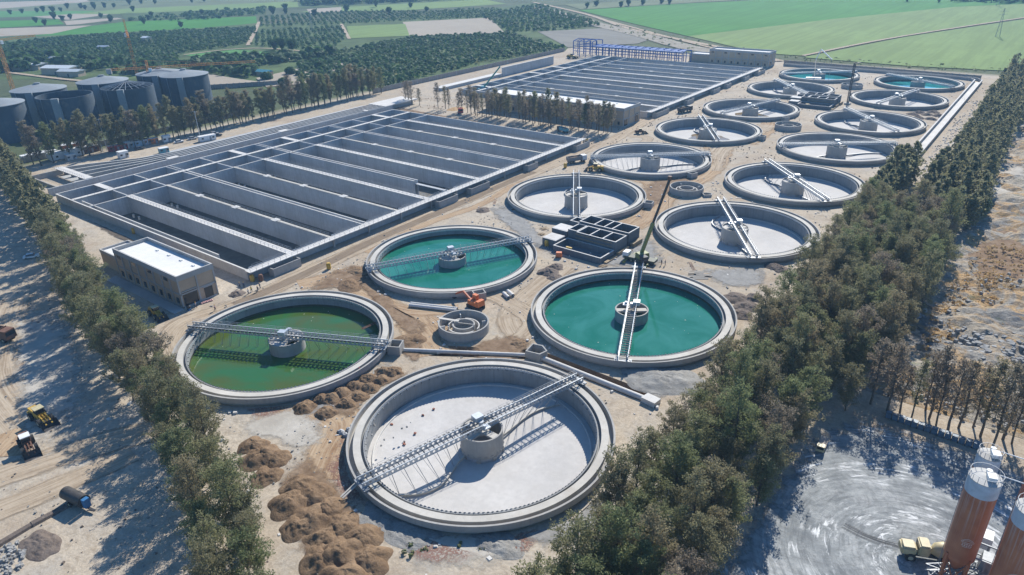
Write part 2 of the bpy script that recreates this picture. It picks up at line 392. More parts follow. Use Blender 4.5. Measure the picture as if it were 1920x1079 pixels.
def blob(name, poly, mat, z=None):
    n = len(poly); c = (sum(p[0] for p in poly) / n, sum(p[1] for p in poly) / n); z = nextz() if z is None else z
    poly = smooth_path(list(poly) + [poly[0]], 4)[:-1]; n = len(poly)
    K = 9; v = [(p[0] + (c[0] - p[0]) * k / K, p[1] + (c[1] - p[1]) * k / K, z) for k in range(K) for p in poly] + [(*c, z)]
    f = [(k * n + i, k * n + (i + 1) % n, k * n + n + (i + 1) % n, k * n + n + i) for k in range(K - 1) for i in range(n)] + [((K - 1) * n + i, (K - 1) * n + (i + 1) % n, K * n) for i in range(n)]
    f = [q for q in f if not over_pit((sum(v[i][0] for i in q) / len(q), sum(v[i][1] for i in q) / len(q)))]
    m = MB(); m.v = v; m.f = f; o = m.build(name, mat, kind='structure'); set_uv(o, [(k / K, 0) for k in range(K) for _ in range(n)] + [(1, 0)]); return o
def pxs(*p): return [at(*q) for q in p]
TRACK = patchmat('dirt_track', [(.22, .16, .105), (.35, .27, .185), (.47, .39, .29)], .3, .3, True)
DTRACK = patchmat('brown_track', [(.17, .125, .085), (.23, .175, .12), (.30, .235, .17)], .2, .3, True, .85)
ORTRACK = patchmat('ochre_track', [(.26, .15, .08), (.37, .25, .15), (.50, .38, .25)], .35, .3, True, .9)
PALE = patchmat('pale_dust', [(.42, .38, .32), (.52, .48, .41), (.60, .56, .49)], .4, .2, False, .85)
BROWN = patchmat('brown_soil', [(.17, .11, .065), (.26, .18, .115), (.34, .25, .17)], .35, .3, False, .95)
GREY = patchmat('grey_gravel', [(.25, .245, .23), (.33, .32, .30), (.40, .39, .36)], .35, .4, False, .9, 3)
BRICKP = patchmat('brick_scatter', [(.25, .12, .09), (.32, .19, .15), (.36, .27, .22)], .35, .6, False, .8, 3, .42)
YARD = patchmat('yard_grey', [(.10, .105, .105), (.19, .195, .19), (.36, .36, .34)], .12, .15, False, 1.0)
YSTRK = patchmat('yard_white_streak', [(.3, .3, .3), (.45, .45, .44), (.6, .6, .58)], .5, .5, True, .6, 1.6, .52)
YDARK = patchmat('yard_dark_streak', [(.04, .042, .045), (.07, .072, .075), (.12, .12, .12)], .45, .5, True, .85, 1.6, .45)
WSPL = patchmat('white_dust', [(.6, .6, .58), (.75, .75, .73), (.85, .85, .83)], .4, .6, False, .95)
DAMP = patchmat('damp_soil', [(.09, .075, .06), (.14, .115, .09), (.18, .15, .12)], .35, .4, False, .85)
# haul road along the basin block and round the first clarifier
ribbon('dirt_track', pxs((330, 680), (318, 640), (345, 606), (420, 580), (500, 548), (600, 500), (700, 455), (800, 405), (900, 365), (1000, 325), (1080, 290), (1130, 262)), 9, TRACK)
ribbon('dirt_track', pxs((440, 572), (560, 520), (700, 452), (860, 383), (1000, 322)), 4.5, DTRACK)
ribbon('dirt_track', pxs((1110, 285), (1190, 240), (1260, 200), (1330, 170), (1400, 142), (1450, 128)), 9, TRACK)
ribbon('dirt_track', pxs((1180, 255), (1215, 262), (1160, 300)), 7, TRACK)
ribbon('dirt_track', pxs((560, 535), (640, 520), (680, 545), (740, 580), (800, 605), (830, 640)), 10, ORTRACK)
ribbon('dirt_track', pxs((640, 505), (670, 540), (735, 575), (790, 585), (860, 580)), 7, ORTRACK)
ribbon('dirt_track', pxs((770, 600), (800, 640), (815, 665)), 12, ORTRACK)
ribbon('dirt_track', pxs((1190, 330), (1230, 345), (1235, 380), (1200, 410), (1150, 425)), 16, ORTRACK)
ribbon('dirt_track', pxs((1330, 260), (1345, 290), (1310, 320), (1240, 350)), 14, ORTRACK)
ribbon('dirt_track', pxs((1345, 262), (1352, 290), (1325, 325), (1250, 370), (1225, 400), (1180, 425)), 13, ORTRACK)
ribbon('dirt_track', pxs((1010, 335), (960, 350), (900, 385), (800, 420), (690, 475)), 5, ORTRACK)
ribbon('dirt_track', pxs((1450, 205), (1440, 240), (1400, 270)), 12, ORTRACK)
ribbon('dirt_track', pxs((1180, 430), (1220, 400), (1225, 350), (1200, 335)), 7, ORTRACK)
ribbon('dirt_track', pxs((1440, 235), (1390, 262), (1350, 280), (1330, 320)), 13, TRACK)
ribbon('dirt_track', pxs((980, 640), (960, 590), (1010, 540), (1060, 500)), 10, TRACK)
ribbon('dirt_track', pxs((480, 770), (560, 760), (640, 790), (620, 850), (600, 900)), 12, ORTRACK)
ribbon('dirt_track', pxs((60, 640), (40, 700), (30, 780), (-40, 860)), 22, ORTRACK)
ribbon('dirt_track', pxs((-20, 900), (100, 860), (200, 830), (320, 800)), 10, TRACK)
ribbon('dirt_track', pxs((-20, 965), (80, 925), (160, 890), (250, 850)), 8, TRACK)
ribbon('dirt_track', pxs((20, 560), (-20, 700), (40, 800)), 14, TRACK)
ribbon('dirt_track', pxs((900, 540), (1000, 600), (960, 650)), 8, TRACK)
blob('ground_patch', pxs((430, 780), (560, 750), (640, 800), (600, 860), (500, 830), (430, 820)), PALE)
blob('ground_patch', pxs((0, 560), (120, 560), (180, 700), (150, 860), (20, 900)), PALE)
blob('ground_patch', pxs((740, 1079), (760, 960), (870, 930), (1000, 990), (960, 1079)), PALE)
blob('ground_patch', pxs((500, 700), (560, 740), (640, 700), (760, 670), (690, 760), (560, 800)), GREY)
blob('ground_patch', pxs((600, 870), (650, 800), (660, 900), (700, 960), (640, 960)), BRICKP)
blob('ground_patch', pxs((700, 960), (760, 990), (860, 1030), (930, 1050), (800, 1070), (740, 1010)), BRICKP)
blob('ground_patch', pxs((900, 1040), (960, 1000), (1030, 990), (1000, 1040)), BRICKP)
blob('ground_patch', pxs((440, 770), (480, 740), (560, 760), (500, 790)), BRICKP)
blob('ground_patch', pxs((700, 940), (790, 985), (860, 1000), (840, 1020), (720, 990)), GREY)
blob('ground_patch', pxs((960, 1010), (1080, 970), (1160, 900), (1120, 1000), (1000, 1040)), GREY)
blob('ground_patch', pxs((900, 385), (960, 370), (1010, 430), (1060, 500), (960, 440)), GREY)
blob('ground_patch', pxs((1150, 440), (1230, 440), (1260, 500), (1190, 510), (1100, 500)), GREY)
blob('ground_patch', pxs((1300, 500), (1440, 500), (1440, 540), (1340, 540)), GREY)
blob('ground_patch', pxs((630, 500), (690, 490), (720, 540), (640, 545), (560, 550)), BROWN)
blob('ground_patch', pxs((1150, 420), (1180, 370), (1230, 330), (1290, 320), (1345, 270), (1350, 310), (1260, 360), (1225, 400)), BROWN)
blob('ground_patch', pxs((640, 505), (690, 500), (760, 590), (820, 620), (800, 660), (740, 610), (690, 560)), BROWN)
blob('ground_patch', pxs((870, 640), (980, 620), (1010, 650), (960, 690), (880, 680)), BROWN)
blob('ground_patch', pxs((740, 660), (760, 620), (800, 640), (780, 690)), BROWN)
blob('ground_patch', pxs((500, 890), (560, 830), (640, 900), (700, 1000), (720, 1079), (560, 1079)), BROWN)
blob('ground_patch', pxs((560, 750), (720, 690), (790, 690), (700, 740), (640, 800)), BROWN)
blob('ground_patch', pxs((1150, 700), (1240, 690), (1290, 720), (1230, 760)), GREY)
blob('ground_patch', pxs((140, 400), (230, 440), (360, 500), (440, 560), (300, 470), (200, 440)), DAMP)
blob('ground_patch', pxs((690, 190), (820, 215), (1000, 245), (1150, 270), (1080, 280), (860, 235), (720, 205)), BROWN)
# grey mixing yard at the lower right
YP = [(104, -50), (106, 10), (107, 30), (110, 44), (120, 50), (160, 49), (200, 40), (200, -60), (120, -60)]
YM = patchmat('yard_soil', [(.20, .215, .22), (.33, .345, .34), (.46, .47, .46)], .12, .16, False, 1.0)
nt = YM.node_tree; b = [n_ for n_ in nt.nodes if n_.type == 'BSDF_PRINCIPLED'][0]; old = b.inputs['Base Color'].links[0].from_socket; p = pos(nt)

def polar(cx, cy, ks, kt):
    sb = N(nt, 'ShaderNodeVectorMath', operation='SUBTRACT'); nt.links.new(p, sb.inputs[0]); sb.inputs[1].default_value = (cx, cy, 0)
    ln = N(nt, 'ShaderNodeVectorMath', operation='LENGTH'); nt.links.new(sb.outputs[0], ln.inputs[0]); sp = N(nt, 'ShaderNodeSeparateXYZ'); nt.links.new(sb.outputs[0], sp.inputs[0])
    at_ = N(nt, 'ShaderNodeMath', operation='ARCTAN2'); nt.links.new(sp.outputs[1], at_.inputs[0]); nt.links.new(sp.outputs[0], at_.inputs[1])
    cb = N(nt, 'ShaderNodeCombineXYZ'); m1 = N(nt, 'ShaderNodeMath', operation='MULTIPLY'); m1.inputs[1].default_value = ks; m2 = N(nt, 'ShaderNodeMath', operation='MULTIPLY'); m2.inputs[1].default_value = kt
    nt.links.new(ln.outputs['Value'], m1.inputs[0]); nt.links.new(at_.outputs[0], m2.inputs[0]); nt.links.new(m1.outputs[0], cb.inputs[0]); nt.links.new(m2.outputs[0], cb.inputs[1]); return cb.outputs[0]
pa, pb = polar(131, 14, 1.0, 2.2), polar(114, 20, 1.1, 2.6)
c_ = mix(nt, ramp(nt, noise_n(nt, pa, 1.1, 6, .7, .4), [(.46, 0), (.64, .6)]), old, (.11, .12, .125))
c_ = mix(nt, ramp(nt, noise_n(nt, pb, 1.3, 5, .7, .5), [(.5, 0), (.7, .45)]), c_, (.12, .12, .12))
wm_ = mix(nt, 1, ramp(nt, noise_n(nt, pa, .9, 6, .75, .6), [(.52, 0), (.6, 1)]), ramp(nt, noise_n(nt, p, .14, 4, .6), [(.47, 0), (.58, 1)]), 'MULTIPLY')
c_ = mix(nt, wm_, c_, (.68, .69, .68)); nt.links.new(c_, b.inputs['Base Color'])
blob('yard', YP, YM)
for k in range(2):
    a = U(0, 6.3); c = (122 + U(-8, 12), 22 + U(-14, 12)); r0 = U(4, 22); dk = k % 2
    ribbon('yard_track', [(c[0] + r0 * math.cos(a + t * .3), c[1] + r0 * math.sin(a + t * .3) * .8) for t in range(6)], U(1.5, 5.5), YSTRK if dk else YDARK)
for k in range(0):
    c = (119 + U(-7, 9), 28 + U(-14, 10)); s_ = U(.7, 2.2); blob('white_splash', [(c[0] + s_ * 1.7 * math.cos(t * 1.05), c[1] + s_ * math.sin(t * 1.05)) for t in range(6)], WSPL)
blob('rough_ground', [(100, 60), (114, 52), (160, 54), (220, 56), (260, 200), (230, 430), (120, 470), (116, 300), (112, 200), (100, 120)], BROWN)
# trench with sloped sides
for q in (TR1, TR2):
    c = (sum(p[0] for p in q) / 4, sum(p[1] for p in q) / 4); m = MB()
    ins = [(q[0][0] * .75 + q[3][0] * .25, q[0][1] * .75 + q[3][1] * .25), (q[1][0] * .75 + q[2][0] * .25, q[1][1] * .75 + q[2][1] * .25), (q[1][0] * .25 + q[2][0] * .75, q[1][1] * .25 + q[2][1] * .75), (q[0][0] * .25 + q[3][0] * .75, q[0][1] * .25 + q[3][1] * .75)]
    m.add([(*p, 0) for p in q] + [(*p, -1.7) for p in ins], [(4, 5, 6, 7), (0, 1, 5, 4), (1, 2, 6, 5), (2, 3, 7, 6), (3, 0, 4, 7)])
    m.build('trench', SOIL, kind='structure')
# ---------------------------------------------------------------- circular clarifiers
def girder(m, y, x0, x1, z0, h, bay, flat=.08):
    """plate girder with round openings, standing on its edge"""
    n = int((x1 - x0) / bay); bay = (x1 - x0) / n
    for sy in (-.02, .02):
        for i in range(n):
            a = x0 + i * bay; cx = a + bay / 2; cz = z0 + h / 2; r = h * .29
            sq = [(cx + dx * bay / 2, cz + dz * h / 2) for dx, dz in ((-1, -1), (0, -1), (1, -1), (1, 0), (1, 1), (0, 1), (-1, 1), (-1, 0))]
            ho_ = [(cx + r * math.cos(t), cz + r * math.sin(t)) for t in [R(225 + 45 * k) for k in range(8)]]
            m.add([(p[0], y + sy, p[1]) for p in sq + ho_], [(k, (k + 1) % 8, 8 + (k + 1) % 8, 8 + k) for k in range(8)])
    for z in (z0, z0 + h): m.box(x0, y - flat, z - .04, x1, y + flat, z + .04)
proto_mesh = {}
def mesh_of(key, fn, mat, smooth=None):
    if key not in proto_mesh:
        m = MB(); fn(m); me = bpy.data.meshes.new(key); me.from_pydata(m.v, [], m.f); me.validate(); me.materials.append(mat)
        if smooth: me.shade_smooth(); me.set_sharp_from_angle(angle=R(smooth))
        proto_mesh[key] = me
    return proto_mesh[key]
def inst(name, key, fn, mat, parent, smooth=None, loc=None, rz=0):
    o = bpy.data.objects.new(name, mesh_of(key + '_' + mat.name, fn, mat, smooth)); COL.objects.link(o); o.parent = parent
    if loc: o.location = loc
    o.rotation_euler = (0, 0, rz); return o
def f_outer(m): m.lathe([(24.45, -.6), (24.45, .45), (25.02, .75), (25.02, 2.0), (24.66, 2.0), (24.62, .75), (23.8, .75), (23.8, 1.7)], 144)
def f_walk(m): m.lathe([(23.8, 1.7), (23.8, 1.86), (22.45, 1.86), (22.45, 1.7)], 144)
def f_inner(m):
    m.lathe([(22.45, 1.7), (22.45, .95), (21.95, .95), (21.95, 1.62), (21.7, 1.62), (21.7, -2.45)], 144)
    for i in range(72):
        t = 2 * PI * i / 72; c, s = math.cos(t), math.sin(t); m.cbox(21.55 * c, 21.55 * s, .95, .3, .22, .22, t)
def f_weir(m):
    n = 720; v = []
    for i in range(n):
        t = 2 * PI * i / n; z = 1.78 if i % 4 < 2 else 1.6; v += [(21.62 * math.cos(t), 21.62 * math.sin(t), 1.3), (21.62 * math.cos(t), 21.62 * math.sin(t), z)]
    m.add(v, [(2 * i, 2 * ((i + 1) % n), 2 * ((i + 1) % n) + 1, 2 * i + 1) for i in range(n)])
def f_floor(m): m.lathe([(21.7, -2.35), (20.7, -2.35), (10, -2.7), (5.5, -3.0), (0.05, -3.2)], 96)
def f_kerb(m): m.lathe([(20.75, -2.4), (20.75, -2.1), (20.5, -2.1), (20.5, -2.4)], 120)
def f_well(m):
    m.lathe([(4.1, -2.2), (4.1, 1.95), (3.78, 1.95), (3.78, -2.2), (4.1, -2.2)], 64)
    for i in range(22):
        t = 2 * PI * i / 22; m.cbox(4.14 * math.cos(t), 4.14 * math.sin(t), -1.9, .12, .3, .3, t)
def f_well_low(m): m.lathe([(3.9, -3.2), (3.9, -2.2)], 48)
def f_cross(m):
    m.box(-3.8, -.75, 1.35, 3.8, .75, 1.75); m.box(-.75, -3.8, 1.347, .75, -.75, 1.747); m.box(-.75, .75, 1.347, .75, 3.8, 1.747)
    m.lathe([(1.3, 1.0), (1.3, 1.9), (.9, 1.9), (.9, 1.0)], 24)
def f_slabq(m):
    for q in (0, 2):
        a0 = q * PI / 2 + .2; pts = [(0, 0)] + [(3.8 * math.cos(a0 + k * PI / 12), 3.8 * math.sin(a0 + k * PI / 12)) for k in range(7)]; m.prism(pts, 1.28, 1.5)
def f_legs(m):
    for i in range(1):
        t = 0; m.cbox(3.95 * math.cos(t), 3.95 * math.sin(t), -3.1, .5, .8, .95, t)
def f_girders(m):
    for y in (-1.0, 1.0): girder(m, y, -25.2, 25.2, 2.35, .95, 1.05)
def f_deck(m):
    for i in range(49):
        x = -24.6 + i * 1.025; m.box(x - .1, -.95, 2.42, x + .08, .95, 2.48)
def f_trolley(m, ss=(1,)):
    for s in ss:
        m.box(s * 24.8 - .55, -1.9, 2.05, s * 24.8 + .55, 1.9, 2.3)
        for y in (-1.6, 1.6): m.tube((s * 24.8 - .2, y, 2.15), (s * 24.8 + .2, y, 2.15), .28, n=12)
def f_motor(m):
    m.box(-.9, .3, 3.35, .9, 1.9, 4.3); m.tube((-.3, -1.5, 2.6), (-.3, -1.5, 3.7), .35, n=12); m.tube((0, 0, 2.3), (0, 0, 3.6), .5, n=14)
    m.box(-.6, -2.2, 3.0, .7, -1.0, 3.25)
def f_scraper(m, ss=(1,)):
    for s in ss:
        pts = []
        for k in range(15):
            r = 4.3 + (20.2 - 4.3) * k / 14; a = (.30 if s < 0 else .12) * math.sin(PI * k / 14) + .03
            pts.append((s * r * math.cos(a), s * r * math.sin(a), -2.55 + .25 * k / 14))
        for a, b in zip(pts[:-1], pts[1:]): m.beam(a, b, .14, .55); m.beam((a[0], a[1], a[2] + .34), (b[0], b[1], b[2] + .34), .35, .08)
def f_rods(m):
    for s in (1, -1):
        for k in range(1, 15, 2):
            r = 4.3 + 15.9 * k / 14; a = (.30 if s < 0 else .12) * math.sin(PI * k / 14) + .03
            x, y = s * r * math.cos(a), s * r * math.sin(a)
            m.tube((s * r, s * -1.0, 2.35), (x, y, -2.3), .06, n=4); m.tube((s * (r + .9), s * -1.0, 2.35), (x, y, -2.3), .035, n=4)
def f_rail(m):
    for y in (-1.12, 1.12):
        for i in range(26):
            x = -25 + i * 2; m.box(x - .025, y - .025, 3.34, x + .025, y + .025, 4.1)
        for z in (3.7, 4.1): m.beam((-25, y, z), (25, y, z), .04, .04)
TEETH_Y = []
def f_teeth(m):
    for i in range(50):
        x = -24.5 + i; m.prism([(x - .3, 1.13), (x + .3, 1.13), (x + .18, 1.35), (x - .18, 1.35)], 3.1, 3.38)
ring_names = ['first', 'second', 'third', 'fourth', 'fifth', 'sixth', 'seventh', 'eighth']
BR = {(0, 0): -155, (0, 1): 75, (1, 0): 60, (1, 1): -66, (2, 0): -57.5, (2, 1): -57, (3, 0): 39, (3, 1): -48, (4, 0): -58, (4, 1): 36, (5, 0): 75, (5, 1): -50, (6, 0): -51, (6, 1): 78, (7, 0): 40, (7, 1): -34}
WAT = {(0, 0): (W_GREEN, -1.1), (1, 0): (W_TEAL, -.5), (1, 1): (W_TEAL, -.7), (7, 0): (W_PALE, -1.3), (7, 1): (W_PALE, -1.3)}
LBL = {(0, 1): 'large empty circular concrete clarifier nearest the camera with scraper bridge across its dusty floor',
 (0, 0): 'circular clarifier filled with dark olive green water beside the brown dirt piles',
 (1, 0): 'teal water clarifier behind the small ring tank, its truss bridge running left to right',
 (1, 1): 'teal water clarifier touching the right tree belt, narrow bridge pointing toward the camera',
 (2, 0): 'empty clarifier just behind the unfinished concrete chambers, with faint rings worn in its floor',
 (2, 1): 'empty clarifier right of the tall mobile crane boom, bridge slanting down to the right',
 (3, 0): 'empty clarifier next to the parked yellow loader and dump truck on the haul road',
 (3, 1): 'empty clarifier with bridge slanting right, between the tree belt and the second small ring tank',
 (4, 0): 'empty clarifier with brown puddle round its hub, nearest the tree screened building',
 (4, 1): 'empty clarifier with level bridge, its rim next to the drain channel end',
 (5, 0): 'empty clarifier with brown puddle and bridge rising right, left of the third ring tank',
 (5, 1): 'empty clarifier in the right row just below the far dark gravel heaps',
 (6, 0): 'empty clarifier directly behind the far unfinished concrete chambers, on their left',
 (6, 1): 'empty clarifier right of the thin dark crane mast, bridge rising to the right',
 (7, 0): 'farthest left clarifier with pale reflecting water, behind the concrete pump boom',
 (7, 1): 'farthest right clarifier with pale teal water, at the corner of the channel wall'}
PUD = blobm = None
def make_clarifier(c, r):
    t = empty('clarifier', (COLX[c], ROWY[r], 0), LBL[(r, c)], 'settling tank', 'round clarifier tanks in two rows')
    near = r <= 3
    inst('outer_wall', 'outer_wall', f_outer, CONC, t, 40); inst('walkway', 'walkway', f_walk, CONCW, t, 40)
    iw = inst('inner_wall', 'inner_wall', f_inner, CONCI, t, 40)
    if near: inst('weir_plate', 'weir_plate', f_weir, GALV, iw)
    wet = (r, c) in WAT
    fl = inst('floor', 'floor', f_floor, CONCF, t, 40)
    if not wet: inst('kerb', 'kerb', f_kerb, CONCL, fl, 40)
    a = R(BR[(r, c)])
    well = inst('centre_well', 'centre_well', f_well, CONC, t, 40, rz=a)
    if not wet: inst('footing', 'footing', f_well_low, CONCD, well, 40); [inst('support_leg', 'support_leg', f_legs, CONC, well, rz=2 * PI * k / 8) for k in range(8)]
    inst('cross_slab', 'cross_slab', f_cross, CONCW, well, rz=R(12)); 
    if c == 0 or r > 1: inst('cover_slab', 'cover_slab', f_slabq, CONCL, well, rz=R(12))
    b = inst('bridge', 'bridge', f_girders, GALV, t, rz=a)
    inst('deck', 'deck', f_deck, DARK, b); inst('trolley', 'trolley_a', f_trolley, GALVD, b, 40); inst('trolley', 'trolley_b', lambda m: f_trolley(m, (-1,)), GALVD, b, 40)
    if near: inst('walkway_bracket_row', 'bracket', f_teeth, DARK, b)
    inst('drive_motor', 'drive_motor', f_motor, GALV, b, 40)
    if (r, c) not in ((6, 1), (7, 0)): inst('handrail', 'handrail', f_rail, RAIL, b)
    if not wet: inst('scraper_blade', 'scraper_a', f_scraper, CONCW if r == 0 else GALVD, b); inst('scraper_blade', 'scraper_b', lambda m: f_scraper(m, (-1,)), CONCW if r == 0 else GALVD, b)
    if near: inst('hanger_rod', 'hanger_rod', f_rods, GALVD, b)
    if wet:
        wm, wz = WAT[(r, c)]
        MB().disc(21.68, wz, 96, c=(COLX[c], ROWY[r])).build('water', wm, kind='structure')
        MB().lathe([(21.67, wz - .05), (21.67, wz + .55)], 120).build('waterline_stain', plain('algae_stain', (.05, .06, .025) if r == 0 else (.045, .07, .06), .7, 0, .4, 1.5, (.14, .14, .1)), iw)
        if near:
            m = MB(); q_ = random.Random(r * 7 + c)
            for _ in range(30):
                a_ = q_.uniform(0, 6.28) if _ % 3 else q_.uniform(.8, 2.6); r_ = 21.5 * (q_.random() ** .35); s_ = q_.uniform(.06, .3); m.cbox(COLX[c] + r_ * math.cos(a_), ROWY[r] + r_ * math.sin(a_), wz + .01, s_, s_ * .6, .03, q_.uniform(0, 3))
            m.build('floating_scum', plain('scum', (.5, .5, .4), .8), kind='stuff', label='pale flecks of scum floating on the clarifier water')
    if (r, c) in ((4, 0), (5, 0)):
        m = MB(); pts = []
        for i in range(40):
            th = 2 * PI * i / 40; rr = 9 + 1.2 * math.sin(3 * th + 1) + .6 * math.sin(7 * th); pts.append((COLX[c] + rr * math.cos(th), ROWY[r] + rr * math.sin(th), -2.62))
        m.add(pts, [tuple(range(40))]); m.build('puddle', plain('muddy_water', (.25, .16, .05), .12, 0, .2, .3, (.2, .13, .05), .5), kind='structure')
    return t
for r in range(8):
    for c in range(2): make_clarifier(c, r)
# side chambers standing against the tanks
def side_box(x, y, ang, lx, ly, h, label, cat='chamber', z0=-.3):
    t = empty('concrete_chamber', (x, y, 0), label, cat, None, ang)
    m = MB(); w = .28
    m.box(-lx / 2, -ly / 2, z0, lx / 2, -ly / 2 + w, h); m.box(-lx / 2, ly / 2 - w, z0, lx / 2, ly / 2, h)
    m.box(-lx / 2, -ly / 2 + w, z0, -lx / 2 + w, ly / 2 - w, h); m.box(lx / 2 - w, -ly / 2 + w, z0, lx / 2, ly / 2 - w, h)
    m.build('wall', CONC, t); MB().box(-lx / 2 + w, -ly / 2 + w, z0 + .2, lx / 2 - w, ly / 2 - w, z0 + .45).build('floor', CONCD, t); return t
def around(c, r, deg, rad): return (COLX[c] + rad * math.cos(R(deg)), ROWY[r] + rad * math.sin(R(deg)))
for k in range(6):
    a = U(2.9, 3.9); rr_ = U(14, 20); m = MB(); m.ell((0, 0, .1), (U(.2, .45), U(.15, .35), U(.08, .18)), 7, 4, .25); o = m.build('rubble_lump', BRICK); o.location = (COLX[1] + rr_ * math.cos(a), rr_ * math.sin(a), -2.42)
    tag(o, 'rusty brown lump of debris on the floor of the near clarifier, by its left edge', 'debris', 'rusty lumps on the near clarifier floor')
p = around(0, 0, 28, 26.7); side_box(*p, R(28), 3, 3.4, 2.3, 'square grey outlet chamber at the bridge end of the olive green clarifier')
p = around(0, 1, -33, 26.4); side_box(*p, R(-33), 2.6, 3.2, 2.1, 'square concrete box on the rim of the teal clarifier above the orange excavator')
p = around(0, 2, 14, 26.6); side_box(*p, R(14), 3, 3.2, 2.0, 'square concrete box beside the crane boom, on the ringed floor clarifier')
p = around(0, 3, -25, 26.4); side_box(*p, R(-25), 2.6, 3.2, 2.0, 'square concrete box on the clarifier rim left of the second small ring tank')
p = around(0, 4, 0, 26.4); side_box(*p, 0, 2.6, 3.2, 2.0, 'square concrete box on the right rim of the puddled clarifier by the screened building')
p = around(0, 5, -30, 26.4); side_box(*p, R(-30), 2.6, 3.2, 2.0, 'square concrete box on the puddled clarifier rim nearest the third small ring tank')
# pentagonal splitter chamber
def pent(x, y, s, h, label, rot):
    t = empty('splitter_chamber', (x, y, 0), label, 'chamber', None, rot)
    poly = [(-1.6 * s, -1.6 * s), (1.5 * s, -1.6 * s), (2.3 * s, .2 * s), (.6 * s, 1.8 * s), (-1.6 * s, 1.6 * s)]
    MB().ringwall(poly, .4, -1.2, h).build('wall', CONC, t); MB().prism([(a * .8, b * .8) for a, b in poly], -1.2, -.9).build('floor', CONCD, t)
pent(51.0, 29.6, 1.15, 1.9, 'five sided concrete splitter chamber in the pipe trench between three clarifiers', R(10))
pent(*at(1325, 368, 0), .9, .9, 'low five sided chamber between the second ring tank and the right row clarifiers', R(40))
pent(*at(1558, 243, 0), .9, .9, 'low five sided chamber beside the third small ring tank', R(40)); pent(*at(1672, 164, 0), .9, .8, 'farthest low five sided chamber in front of the last right clarifier', R(40))
# small ring tanks between the clarifiers
def f_rt(m): m.lathe([(6.15, -.4), (6.15, 2.35), (5.8, 2.35), (5.8, -.4)], 72)
def f_rt2(m):
    n = 72
    for a0, a1 in ((10, 125), (145, 225), (245, 350)):
        k = int((a1 - a0) / 6); prev = None
        for i in range(k):
            t0, t1 = R(a0 + (a1 - a0) * i / k), R(a0 + (a1 - a0) * (i + 1) / k)
            m.prism([(3.6 * math.cos(t0), 3.6 * math.sin(t0)), (3.85 * math.cos(t0), 3.85 * math.sin(t0)), (3.85 * math.cos(t1), 3.85 * math.sin(t1)), (3.6 * math.cos(t1), 3.6 * math.sin(t1))], -.3, 1.25)
def f_rt3(m): m.lathe([(2.75, -.3), (2.75, 1.7), (2.4, 1.7), (2.4, -.3)], 48)
def f_rt4(m):
    for a in (50, 140, 230, 320):
        c, s = math.cos(R(a)), math.sin(R(a)); m.beam((4.5 * c, 4.5 * s, .7), (5.8 * c, 5.8 * s, .7), .22, 2.2)
def f_rt5(m): m.disc(5.9, -.28, 48)
def f_rt6(m): m.beam((-5.9, -2.2, 2.45), (-1.5, 0, 2.0), .8, .1); m.beam((-2.6, -1.0, 1.85), (2.6, 1.0, 1.85), .14, .1)
for i, (x, y, l) in enumerate(((29.7, 29.3, 'small double ring concrete tank nearest the camera, beside the orange excavator'), (29.7, 155.3, 'small ring tank just right of the tip of the tall crane boom'),
                               (29.3, 271.9, 'third small ring tank from the camera, between two puddled and empty clarifiers'), (28.1, 396.5, 'farthest small ring tank, partly hidden behind the thin dark crane mast'))):
    t = empty('ring_tank', (x, y, 0), l, 'tank', 'small ring tanks between the clarifiers')
    inst('outer_wall', 'rt1', f_rt, CONC, t, 40); inst('baffle_ring', 'rt2', f_rt2, CONCL, t); inst('inner_ring', 'rt3', f_rt3, CONC, t, 40); inst('baffle', 'rt4', f_rt4, CONCL, t); inst('floor', 'rt5', f_rt5, CONCD, t)
    if i == 0: inst('plank', 'rt6', f_rt6, CONCW, t)
